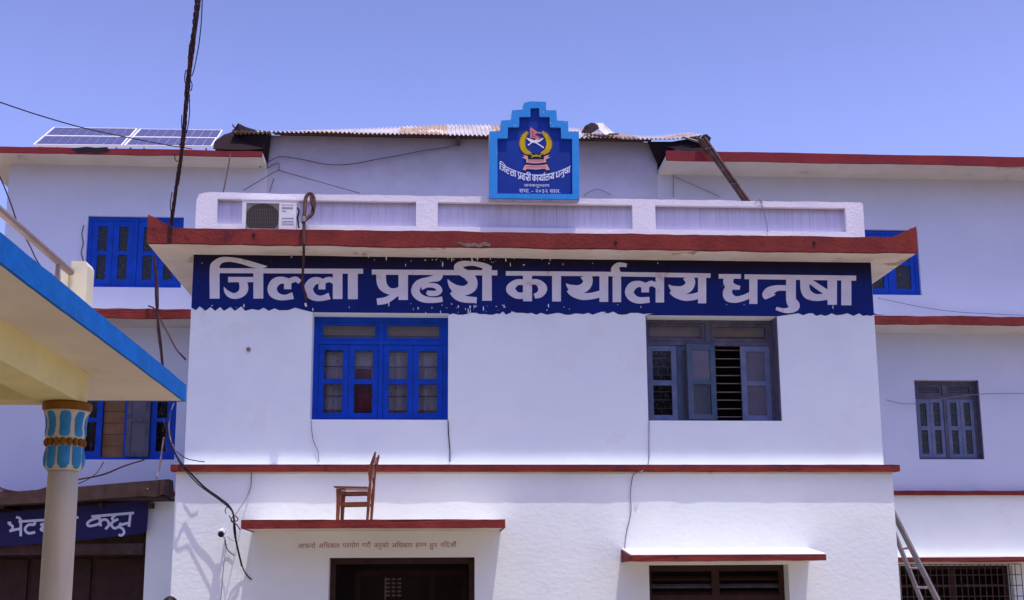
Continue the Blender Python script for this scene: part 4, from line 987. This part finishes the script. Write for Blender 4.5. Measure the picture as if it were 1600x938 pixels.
# ================================================================== ladder
ld = thing('bamboo_ladder', 'grey ladder leaning against the right side of the front block', 'ladder', (8.2, 18.0, 0))
def rail(p, q, w=0.036):
    m = MB(); m.tube([p, q], w, 4, True); return m
pa, pb = P(1393, 796, 17.2), P(1467, 942, 17.2)
dd = (pb - pa).normalized(); foot = pa + dd * ((0 - pa.z) / dd.z); topp = pa - dd * 0.15
rail(topp, foot, 0.045).build('rail', 'alu', ld)
pa2, pb2 = P(1393, 822, 17.65), P(1441, 942, 17.65)
dd2 = (pb2 - pa2).normalized(); foot2 = pa2 + dd2 * ((0 - pa2.z) / dd2.z); topp2 = pa2 - dd2 * 0.15
rail(topp2, foot2, 0.038).build('rail', 'alu', ld)
for i in range(8):
    za = 2.15 - i * 0.29
    p = pa + dd * ((za - pa.z) / dd.z); q = pa2 + dd2 * ((za - pa2.z) / dd2.z)
    MB().tube([p, q], 0.017, 6).build('rung', 'cable_pale', ld)

# ================================================================== portico in the left foreground
po = thing('entrance_portico', 'cream portico with bright blue roof edge at the left', 'portico', (-2.55, 8.05, 0))
sx = -1.97; sy = 9.35; sz0, sz1 = 3.07, 3.20
MB().box(-7.5, sx - 0.02, 2.0, sy - 0.02, sz0, sz1 - 0.01).build('roof_slab', 'porch_slab', po)
_fb = wavy(2.0, sy, sz0 - 0.004, 0.0025, 0.10, 91) + wavy(sy, 2.0, sz1, 0.003, 0.12, 92)
m = MB().prism([_fb], sx - 0.02, sx); m.v = [Vector((v.y, v.x, v.z)) for v in m.v]; m.build('roof_fascia', 'fascia_blue', po)
MB().box(-7.5, sx - 0.021, sy - 0.02, sy, sz0 - 0.004, sz1).build('roof_fascia', 'fascia_blue', po)
MB().box(-2.655, -2.385, 2.0, 8.16, 2.85, sz0 - .001).build('beam', 'porch_y', po)
MB().box(-7.5, -2.661, 7.93, 8.158, 2.852, sz0 - .001).build('beam', 'porch_y', po)
ccx, ccy = P(105, 642, 8.045).x, 8.045
# capital of petals
zc0 = 2.83
col = thing('portico_column', 'round cream column with blue petal capital and gold bands', 'column', (ccx, ccy, 0))
MB().lathe([(0.108, 0), (0.106, 0.1), (0.100, 2.0), (0.097, 2.385)], (ccx, ccy), 40).build('shaft', 'shaft', col, smooth=True)
MB().lathe([(0.145, 2.79), (0.158, 2.80), (0.160, 2.835), (0.15, 2.849)], (ccx, ccy), 40).build('abacus', 'gold', col)
MB().lathe([(0.104, 2.387), (0.119, 2.415), (0.117, 2.555)], (ccx, ccy), 40).build('capital_base', 'shaft', col, smooth=True)
MB().lathe([(0.112, 2.556), (0.114, 2.598), (0.124, 2.605), (0.128, 2.63), (0.120, 2.68), (0.124, 2.73), (0.140, 2.77), (0.150, 2.789)], (ccx, ccy), 40).build('capital_bell', 'shaft', col, smooth=True)
npet = 8
def petal(a0, prof, wid, rise):
    """leaf-shaped raised lobe on the column: prof = (z, radius), wid(t) half angle"""
    vs = []; fs = []; nz_ = len(prof); nu = 6
    for i, (z, r_) in enumerate(prof):
        t = i / (nz_ - 1); h = wid(t)
        for j in range(nu + 1):
            s = j / nu * 2 - 1; rr_ = r_ + rise * (1 - s * s) * math.sin(math.pi * min(max(t, 0.04), 0.96)) - 0.002
            vs.append((ccx + rr_ * math.cos(a0 + s * h), ccy + rr_ * math.sin(a0 + s * h), z))
    for i in range(nz_ - 1):
        for j in range(nu): a = i * (nu + 1) + j; fs.append((a, a + 1, a + nu + 2, a + nu + 1))
    return MB().add(vs, fs)
for k in range(npet):
    a0 = 2 * math.pi * (k + 0.3) / npet; hw = math.pi / npet * 0.84
    up_ = spline([(2.606, 0.124), (2.63, 0.129), (2.655, 0.125), (2.68, 0.121), (2.71, 0.123), (2.735, 0.127), (2.76, 0.137), (2.780, 0.147)], 3)
    petal(a0, up_, lambda t: hw * (0.86 + 0.14 * t) * (1 if t < 0.72 else math.sqrt(max(0.02, 1 - ((t - 0.72) / 0.28) ** 2))), 0.012).build('petal', 'petal', col, smooth=True)
    lo_ = spline([(2.398, 0.112), (2.415, 0.119), (2.44, 0.122), (2.48, 0.123), (2.515, 0.121), (2.548, 0.119)], 3)
    petal(a0 + .02, lo_, lambda t: hw * (math.sqrt(max(0.02, 1 - ((0.45 - t) / 0.45) ** 2)) if t < 0.45 else 1), 0.012).build('petal', 'petal', col, smooth=True)
    # white petal borders hanging below
for k in range(18):
    a0 = 2 * math.pi * k / 18; r_ = 0.118
    c = Vector((ccx + r_ * math.cos(a0), ccy + r_ * math.sin(a0), 2.577))
    tdir = Vector((-math.sin(a0), math.cos(a0), 0))
    m = MB(); m.tube([c + Vector((0, 0, -0.026)), c + Vector((0, 0, -0.014)), c, c + Vector((0, 0, 0.014)), c + Vector((0, 0, 0.026))], [0.008, 0.017, 0.020, 0.017, 0.008], 8)
    m.build('bead', 'gold', col, smooth=True)
# roof post and steel railing
MB().prism([[(-2.50 - 0.0, 3.2), (-2.39, 3.2), (-2.39, 3.80), (-2.405, 3.83), (-2.50, 3.83)]], 8.0, 8.16).build('roof_post', 'post', po)
MB().box(-2.585, -2.535, 8.06, 8.14, 3.2, 3.80).build('roof_post', 'post', po)
rp = thing('steel_railing', 'brown steel railing along the portico roof edge', 'railing', (-2.5, 8.0, 3.2))
hz = 3.748
MB().tube([(-2.50, 7.99, hz), (-2.50, 2.2, hz)], 0.026, 8).build('handrail', 'steel', rp)
MB().tube([(-2.59, 8.1, 3.74), (-6.5, 8.1, 3.74)], 0.022, 8).build('handrail', 'steel', rp)
for yy in (7.72, 5.4, 3.1): MB().tube([(-2.50, yy, 3.2), (-2.50, yy, hz - 0.02)], 0.015, 6).build('baluster', 'steel', rp)

# ================================================================== dark shed with navy signboard, lower left
sh = thing('canteen_shed', 'dark lean-to room with sooty eave behind the column', 'shed', (-5.6, 18.6, 0))
YS = 18.75
def sp_(x, y, Y=YS): p = P(x, y, Y); return (p.x, p.z)
e = [sp_(-90, 780), sp_(0, 774), sp_(75, 768), sp_(140, 763), sp_(220, 756), sp_(272, 752), sp_(273, 779), sp_(262, 776), sp_(250, 779), sp_(232, 778), sp_(120, 786), sp_(0, 792), sp_(-90, 796)]
MB().prism([e], YS - 0.35, YS - 0.05).build('eave', 'shed_dark', sh)
for i in range(6):
    x = -8.2 + i * 0.75; MB().box(x, x + 0.07, YS - 0.05, WB - 0.07, 2.86, 2.94).build('rafter', 'shed_dark', sh)
MB().box(-8.6, -4.1, YS - 0.3, WB - 0.065, 2.97, 3.02).build('roof', 'shed_dark', sh)
MB().box(sp_(228, 800)[0], sp_(271, 800)[0] + 0.12, YS + 0.1, YS + 0.35, 0, 2.97).build('pillar', 'wall_low', sh)
m = MB(); a = sp_(-100, 850); b = sp_(222, 840); m.box(-8.6, b[0], YS + 0.06, YS + 0.12, 2.15, 2.32); m.build('lintel', 'shed_dark', sh)
for i in range(4): 
    x = -8.3 + i * 0.98; MB().box(x, x + 0.9, WB - 0.16, WB - 0.10, 0, 2.1).build('plank_door', 'brown_wood', sh)
MB().box(-8.6, -4.4, WB - 0.10, WB - 0.065, 0, 2.96).build('back_wall', 'shed_dark', sh)
sg = thing('shed_signboard', 'navy board with white hand lettering hung under the shed eave', 'sign', (-5.6, YS, 2.5))
YG = YS - 0.02
bd = [sp_(-100, 812, YG), sp_(0, 801, YG), sp_(232, 781, YG), sp_(232, 786, YG), sp_(229, 830, YG), sp_(221, 834, YG), sp_(120, 845, YG), sp_(0, 854, YG), sp_(-100, 862, YG)]
MB().prism([bd], YG, YG + 0.025).build('board', 'shed_sign', sg)
W14 = 20
def ws(*p): return [(a, b, W14) for a, b in p]
kk = [
 ws((60, 338), (88, 334)), ws((72, 345), (98, 362), (92, 392), (74, 400)), ws((84, 396), (160, 380)), ws((163, 325), (162, 440)),
 ws((145, 326), (350, 313)), ws((165, 320), (152, 298), (126, 292)),
 ws((270, 322), (268, 348), (222, 352), (196, 385), (222, 416), (275, 408)),
 ws((350, 345), (322, 348), (340, 368), (320, 385), (352, 404), (372, 398)), ws((395, 312), (395, 410)), ws((430, 310), (430, 405)),
 ws((480, 305), (478, 330), (440, 350), (460, 390), (500, 388)), ws((380, 312), (612, 293)),
 ws((712, 286), (1045, 258)),
 ws((768, 296), (715, 312), (682, 340), (700, 360), (765, 345), (800, 312), (835, 315), (850, 350), (822, 385)), ws((774, 282), (786, 362)),
 ws((905, 272), (875, 300), (895, 318), (922, 305)), ws((895, 318), (868, 345), (895, 378), (945, 350), (930, 340)), ws((922, 365), (955, 380), (968, 410), (950, 432), (925, 428)),
 ws((925, 355), (1008, 335)), ws((1018, 262), (1006, 366)),
]
fn4 = lambda a, b: sp_(a / 4.99, b / 4.99 + 750, YG)
for st_ in kk: glyph_mesh([st_], fn4, YG - 0.003 - random.random() * .002).build('letter', 'letter_white', sg, fix=False)

# ================================================================== cables
def cable(name, label, cat, runs, r, mtl='cable', group=None, n=6):
    """runs: lists of (px, py, depth)"""
    m = MB()
    for k, run in enumerate(runs):
        rr_ = r[k] if isinstance(r, (list, tuple)) else r
        pts = spline([tuple(P(a, b, Y)) for a, b, Y in run], 6)
        m.tube(pts, rr_, n)
    # a cable is one thing
    o = m.build(name, mtl); return tag(o, label, cat, group)
# twisted overhead bundle
bt = thing('cable_bundle', 'thick twisted bundle of black cables dropping from the sky to the slab corner', 'cables', tuple(P(268, 352, 15.05)))
axis = [(313, -60, 10.6), (310, 0, 11.2), (304, 50, 11.8), (297, 100, 12.4), (291, 150, 13.0), (287, 200, 13.6), (282, 250, 14.2), (275, 300, 14.7), (268, 352, 15.0)]
ax = spline([tuple(P(a, b, Y)) for a, b, Y in axis], 16)
for k in range(5):
    pts = []
    for i, p in enumerate(ax):
        a = i * 0.36 + k * 1.26; rad_ = 0.020 + 0.008 * math.sin(i * 0.3 + k) - 0.006 * i / len(ax)
        pts.append(Vector(p) + Vector((math.cos(a) * rad_, math.sin(a) * rad_, 0)))
    MB().tube(pts, 0.011 if k < 4 else 0.008, 6).build('strand', 'cable' if k % 2 else 'cable_brown', bt, smooth=True)
for run in ([(316, 0, 11.2), (314, 40, 11.7), (309, 80, 12.2), (300, 118, 12.6), (291, 110, 12.9), (289, 128, 13.0), (297, 142, 13.1), (300, 132, 13.0), (294, 112, 12.8), (296, 70, 12.2)],
            [(296, 148, 13.0), (296, 180, 13.4), (292, 205, 13.7), (286, 215, 13.8)], [(284, 180, 13.3), (284, 200, 13.6), (288, 212, 13.8), (280, 228, 13.9)],
            [(273, 240, 14.1), (274, 250, 14.1), (281, 252, 14.2), (284, 243, 14.1)], [(269, 300, 14.7), (266, 320, 14.8), (268, 340, 14.9), (264, 352, 15.0)], [(278, 262, 14.3), (281, 275, 14.4), (276, 285, 14.5), (274, 296, 14.6)]):
    MB().tube(spline([tuple(P(*q)) for q in run], 8), 0.006, 5).build('loose_wire', 'cable', bt, smooth=True)
MB().tube([P(265.5, 346, 14.985), P(265.5, 380, 14.985)], 0.02, 6).build('stub', 'cable_brown', bt)
cable('drop_cable', 'paired brown cable hanging down past the left chajja', 'cable', [[(240, 400, 18.6), (243, 430, 18.6), (244, 470, 18.6), (248, 510, 18.6), (252, 545, 18.6), (255, 578, 18.6)], [(242, 400, 18.55), (246, 440, 18.55), (247, 475, 18.55), (246, 510, 18.55), (251, 550, 18.55), (254, 578, 18.55)]], [0.018, 0.013], 'cable_brown')
cable('loose_cable', 'thin brown cable curving from the left chajja to the front block', 'cable', [[(232, 478, 18.9), (243, 484, 18.8), (252, 502, 18.6), (262, 520, 18.4), (275, 545, 18.1), (290, 562, 17.6)]], 0.013, 'cable_brown')
cable('loose_cable', 'pale thin wire drooping along the left red chajja edge', 'cable', [[(155, 484, 19.05), (185, 488, 19.05), (210, 487, 19.05), (235, 481, 19.05)]], 0.006, 'cable_pale')
cable('wall_cable', 'thick black cable running diagonally down the wall to the door canopy corner', 'cable',
      [[(255, 655, 18.0), (262, 680, 17.5), (272, 705, 16.4), (282, 722, 15.32), (300, 742, 15.30), (320, 762, 15.28), (341, 777, 15.27), (358, 791, 15.24), (365, 806, 15.15), (366, 830, 15.22), (372, 860, 15.30), (378, 885, 15.36)],
       [(275, 712, 16.0), (284, 728, 15.3), (310, 757, 15.27), (345, 783, 15.22), (363, 800, 15.2), (367, 820, 15.2), (370, 850, 15.3), (379, 886, 15.38), (386, 899, 15.40), (393, 906, 15.41)]], [0.012, 0.008])
cable('wire_knot', 'tangle of thin wire tied at the left corner of the door canopy', 'wire',
      [[(358, 806, 15.0), (364, 815, 14.95), (372, 812, 14.95), (366, 806, 15.0), (361, 814, 15.0), (370, 820, 15.0), (375, 828, 15.1)]], 0.007, 'cable_brown')
cable('wire_end', 'short bent wire end beside the cable above the security camera', 'wire', [[(353, 803, 15.2), (352, 796, 15.2), (358, 790, 15.25)]], 0.006, 'cable_brown')
cable('loose_cable', 'thin wire from the block corner along the top of the string course', 'cable', [[(276, 706, 16.0), (290, 716, 15.4), (305, 720, 15.3), (320, 722, 15.3)]], 0.006)
cable('wall_wire', 'thin grey wire slanting down from a nail to the door canopy corner', 'wire', [[(393, 738, DL - .03), (392, 760, DL - .03), (385, 778, DL - .04), (368, 804, 15.2)]], 0.007, 'crack')
cable('loose_wire', 'thin wire curving down beside the white security camera', 'wire', [[(354, 850, DL - .03), (350, 880, DL - .03), (345, 938, DL - .03)], [(354, 838, DL - .1), (362, 844, 15.3), (366, 846, 15.25)]], 0.004, 'crack')
cable('shed_cable', 'drooping dark cables above the shed eave behind the column', 'cable', [[(-20, 752, 18.6), (10, 766, 18.6), (45, 769, 18.6), (75, 762, 18.6), (110, 752, 18.6), (160, 742, 18.6), (195, 728, 18.6), (225, 719, 18.9)], [(-20, 760, 18.7), (15, 769, 18.7), (50, 770, 18.7), (90, 762, 18.7), (125, 755, 18.7), (150, 740, 19.0), (162, 722, 19.4)]], [0.013, 0.008], 'cable_brown')
cable('twisted_strip', 'frayed pale twisted wire hanging below the left blue window', 'wire', [[(272, 630, 18.6), (266, 648, 18.6), (264, 670, 18.6), (267, 690, 18.6), (272, 700, 18.5), (275, 715, 18.4)], [(256, 683, 18.6), (253, 705, 18.6), (250, 725, 18.6), (247, 740, 18.6), (240, 756, 18.5), (230, 765, 18.4)]], [0.010, 0.014], 'cable_pale')
cable('twisted_strip', 'second frayed wire loop hanging in front of the left blue window', 'wire', [[(268, 640, 18.5), (262, 665, 18.5), (258, 690, 18.5), (262, 705, 18.5), (269, 690, 18.5), (265, 670, 18.5)]], 0.006, 'cable_brown')
cable('overhead_wire', 'single thin black wire crossing the sky to the solar panels', 'wire', [[(-30, 150, 12.0), (0, 160, 12.5), (60, 180, 13.5), (130, 200, 15), (200, 215, 16.5), (262, 227, 18.0), (300, 233, 18.7)]], 0.008)
cable('overhead_wire', 'thin black wire hanging behind the steel railing at far left', 'wire', [[(-20, 240, 14), (0, 277, 14), (16, 316, 14), (28, 350, 14), (46, 383, 13.6), (58, 408, 13), (72, 425, 12.5), (80, 428, 12)]], 0.008)
cable('stay_wire', 'short stay wire from the left roof edge down to the parapet', 'wire', [[(360, 240, 18.7), (355, 270, 18.0), (349, 300, 17.2), (347, 312, 16.8)]], 0.012, 'cable_brown')
cable('wall_wire', 'sagging wire on the stair block wall under the tin roof', 'wire', [[(405, 262, 19.4), (425, 250, 19.42), (440, 245, 19.45), (470, 249, 19.45), (510, 257, 19.45), (545, 257, 19.45), (590, 249, 19.45), (640, 240, 19.45), (665, 235, 19.45), (700, 230, 19.45), (716, 224, 19.40)]], 0.009, 'thin_brown')
cable('wall_wire', 'straight wire forming a peak on the wall above the air conditioner', 'wire', [[(380, 298, 19.40), (410, 280, 19.42), (434, 266, 19.45)], [(434, 266, 19.45), (480, 279, 19.42), (530, 293, 19.3), (562, 302, 19.2)], [(428, 279, 19.44), (421, 300, 19.44)], [(418, 263, 19.46), (434, 255, 19.46), (436, 266, 19.45)]], 0.007, 'thin_brown')
cable('wall_wire', 'thin wires on the wall right of the crest board', 'wire', [[(912, 306, 19.45), (925, 298, 19.45), (938, 297, 19.45), (955, 305, 19.45)], [(1052, 268, 19.46), (1052, 308, 19.46)], [(1052, 276, 19.46), (1090, 292, 19.46), (1125, 308, 19.46)]], 0.007, 'crack')
cable('wall_wire', 'thin wire running along the wall above the right chajja', 'wire', [[(1372, 466, 19.44), (1400, 472, 19.44), (1440, 480, 19.44), (1500, 488, 19.42), (1600, 493, 19.42)]], 0.006, 'crack')
cable('wall_wire', 'thin wire crossing the right wing window', 'wire', [[(1385, 625, 19.40), (1410, 631, 19.42), (1440, 630, 19.42), (1480, 622, 19.42), (1534, 616, 19.42), (1600, 615, 19.42)]], 0.006, 'crack')
cable('wall_wire', 'thin wire descending from the blue window corner to the string course', 'wire', [[(700, 657, D - .02), (701, 680, D - .02), (703, 705, D - .02), (703, 722, D - .02)]], 0.007, 'cable')
cable('wall_wire', 'faint wire below the left corner of the bright blue window', 'wire', [[(486, 657, D - .02), (487, 672, D - .02), (490, 690, D - .02), (497, 706, D - .02), (498, 722, D - .02)]], 0.005, 'crack')
cable('wall_wire', 'long thin wire from the grey window down to the small ledge', 'wire', [[(1014, 657, D - .02), (1014, 690, D - .02), (1013, 724, D - .02), (1002, 737, DL - .09), (990, 742, DL - .02), (985, 770, DL - .02), (986, 800, DL - .02), (979, 830, DL - .02), (976, 858, DL - .02)]], 0.006, 'crack')
cable('wall_wire', 'short wire across the right end of the parapet panel', 'wire', [[(1186, 312, PY - .02), (1190, 320, PY - .01), (1196, 340, PY - .01), (1200, 362, PY - .01)], [(1180, 318, PY - .02), (1186, 312, PY - .02), (1192, 317, PY - .02)]], 0.006, 'crack')
cable('window_vine', 'row of bent wire stubs beside the top left blue window', 'wire', [[(131, 352, 19.46), (128, 366, 19.44), (130, 380, 19.46), (127, 395, 19.44), (130, 408, 19.46), (126, 420, 19.46)]], 0.010, 'dull_win')

# ================================================================== person whose hair just enters the frame
hp = P(266, 932, 13.4)
pe = thing('person', 'person with short black hair, just the top of the head showing at the bottom', 'person', (hp.x, 13.4, 0))
H = hp.z - 0.0
k_ = H / 1.66
J = [((0, 0, 0.92), .13), ((0, 0, 1.12), .125), ((0, 0, 1.32), .14), ((0, 0, 1.40), .075), ((0, -.01, 1.47), .055), ((0, -.01, 1.56), .085), ((0, -.01, 1.60), .07),
     ((.17, 0, 1.34), .055), ((.22, 0.02, 1.08), .042), ((.22, -.03, .86), .032), ((.22, -.05, .78), .03),
     ((-.17, 0, 1.34), .055), ((-.22, 0.02, 1.08), .042), ((-.22, -.03, .86), .032), ((-.22, -.05, .78), .03),
     ((.09, 0, .82), .09), ((.10, -.01, .48), .06), ((.10, 0.02, .10), .042), ((.11, -.12, .04), .035),
     ((-.09, 0, .82), .09), ((-.10, -.01, .48), .06), ((-.10, 0.02, .10), .042), ((-.11, -.12, .04), .035)]
E_ = [(0, 1), (1, 2), (2, 3), (3, 4), (4, 5), (5, 6), (2, 7), (7, 8), (8, 9), (9, 10), (2, 11), (11, 12), (12, 13), (13, 14), (0, 15), (15, 16), (16, 17), (17, 18), (0, 19), (19, 20), (20, 21), (21, 22)]
me = bpy.data.meshes.new('body'); me.from_pydata([Vector(p) * k_ for p, _ in J], E_, [])
bo = bpy.data.objects.new('body', me); COL.objects.link(bo); bo.parent = pe
sk = bo.modifiers.new('skin', 'SKIN')
for i, (_, r_) in enumerate(J): me.skin_vertices[0].data[i].radius = (r_ * k_, r_ * k_)
me.skin_vertices[0].data[0].use_root = True
sb = bo.modifiers.new('sub', 'SUBSURF'); sb.levels = 1; sb.render_levels = 2
for nm in ('skin', 'shirt', 'trousers'): me.materials.append(M[nm])
bpy.context.view_layer.update()
ev = bo.evaluated_get(bpy.context.evaluated_depsgraph_get()); me2 = bpy.data.meshes.new_from_object(ev)
bo.modifiers.clear(); bo.data = me2; me2.materials.clear()
for nm in ('skin', 'shirt', 'trousers'): me2.materials.append(M[nm])
for p in me2.polygons:
    z = p.center.z / k_; x = abs(p.center.x) / k_
    p.material_index = 2 if z < 0.93 and x < 0.19 else (1 if z < 1.41 and not (x > 0.185 and z < 1.15) else 0); p.use_smooth = True
hr = MB(); n = 18; vs = []; fs = []
rr0 = 0.103 * k_; c0 = Vector((0, 0.005, H - 0.105 * k_))
for i in range(9):
    a = math.pi / 2 * (1 - i / 8) - (0.25 if i == 8 else 0)
    for j in range(n):
        b = 2 * math.pi * j / n; q_ = 1 + 0.03 * math.sin(7 * b + i)
        vs.append(Vector((hp.x, 13.4, 0)) + c0 + Vector((math.cos(a) * math.cos(b) * rr0 * 0.93 * q_, math.cos(a) * math.sin(b) * rr0 * 1.08 * q_, math.sin(a) * 0.108 * k_)))
for i in range(8):
    for j in range(n): a = i * n + j; b = i * n + (j + 1) % n; fs.append((a, b, b + n, a + n))
hr.add(vs, fs).build('hair', 'hair', pe, smooth=True)
# eyes, nose and ears, out of view below the frame
for s_ in (-1, 1):
    q = Vector((hp.x + s_ * 0.032, 13.4 - 0.083, H - 0.125)); MB().tube([q, q + Vector((0, -0.008, 0))], 0.009, 8).build('eye', 'hair', pe)
q = Vector((hp.x, 13.4 - 0.085, H - 0.145)); MB().tube([q + Vector((0, 0, .03)), q + Vector((0, -.018, -.012)), q + Vector((0, 0, -.02))], [.006, .012, .008], 6).build('nose', 'skin', pe, smooth=True)

# ================================================================== trees on the far side of the yard, behind the viewer (they show in the panes), set close and dense to block low sky
M['bark'] = mat('unseen_tree_grey_brown_bark', (0.10, 0.07, 0.05), 0.95, (0.16, 0.12, 0.09), 6, 0.6, 20)
M['leaf'] = mat('unseen_tree_mango_leaf', (0.045, 0.075, 0.022), 0.6, (0.075, 0.11, 0.03), 1.2)
r = random.Random(9); cl = MB()
blobs = [(r.uniform(-2.6, 2.6), r.uniform(-2.4, 2.4), r.uniform(4.2, 8.6), r.uniform(1.1, 1.9)) for _ in range(13)] + [(0, 0, 6, 2.4), (0, 0, 8, 1.7)]
for k in range(5200):
    bx, by, bz, br = r.choice(blobs); a = r.uniform(0, 6.283); c = r.uniform(-1, 1); q = br * r.uniform(0.72, 1.05); sn = math.sqrt(1 - c * c)
    p = Vector((bx + q * sn * math.cos(a), by + q * sn * math.sin(a), bz + q * c * 0.8)); d1 = Vector((r.gauss(0, 1), r.gauss(0, 1), r.gauss(0, .6))).normalized(); d2 = d1.cross(Vector((r.gauss(0, 1), r.gauss(0, 1), r.gauss(0, 1)))).normalized()
    l, w = r.uniform(.16, .3), r.uniform(.07, .12)
    cl.add([p - d1 * l, p + d2 * w, p + d1 * l, p - d2 * w], [(0, 1, 2, 3)])
tnames = ['leafy mango tree reflected in the panes, straight across the yard', 'leafy tree across the yard, left neighbour of the middle mango tree', 'leafy tree across the yard, right neighbour of the middle mango tree',
          'leafy tree standing at the far left across the yard', 'leafy tree standing at the far right across the yard', 'leafy tree half hidden behind the middle mango tree across the yard', 'leafy tree in the back row at the left across the yard', 'leafy tree in the back row at the right across the yard']
t0 = thing('mango_tree', tnames[0], 'tree', (1.5, -9, 0), 'trees across the yard')
tk = MB(); tk.tube([Vector((1.5, -9, 0)), Vector((1.6, -9, 1.5)), Vector((1.4, -9.1, 3.2)), Vector((1.6, -9, 5.5)), Vector((1.5, -9, 7.6))], [.34, .27, .22, .14, .05], 10)
for a_, e_ in (((1.4, -9.1, 2.8), (3.4, -8.4, 5.4)), ((1.4, -9.1, 3.1), (-.6, -9.8, 5.6)), ((1.5, -9, 3.8), (1.9, -11.2, 6.3)), ((1.5, -9, 4.2), (.9, -7, 6.8))):
    tk.tube([Vector(a_), (Vector(a_) + Vector(e_)) / 2 + Vector((0, 0, .25)), Vector(e_)], [.15, .1, .04], 7)
tko = tk.build('unseen_tree_trunk', 'bark', t0, smooth=True)
cr = MB(); cr.v = [v + Vector((1.5, -9, 0)) for v in cl.v]; cr.f = cl.f; cro = cr.build('crown', 'leaf', t0, fix=False)
for nm, (x, y, sc, rz) in zip(tnames[1:], ((-4.5, -10, 1.08, 1.1), (7.4, -9.5, 1.0, 2.3), (-11, -8, 1.1, 3.9), (13.5, -10, 1.1, 5.1), (3.5, -14, 1.2, .6), (-8, -14, 1.25, 2.8), (10.5, -14, 1.2, 4.4))):
    c = t0.copy(); COL.objects.link(c); c.location = (x, y, 0); c.scale = (sc, sc, sc); c.rotation_euler = (0, 0, rz); c['label'] = nm
    for ch_ in (tko, cro):
        d = ch_.copy(); COL.objects.link(d); d.parent = c
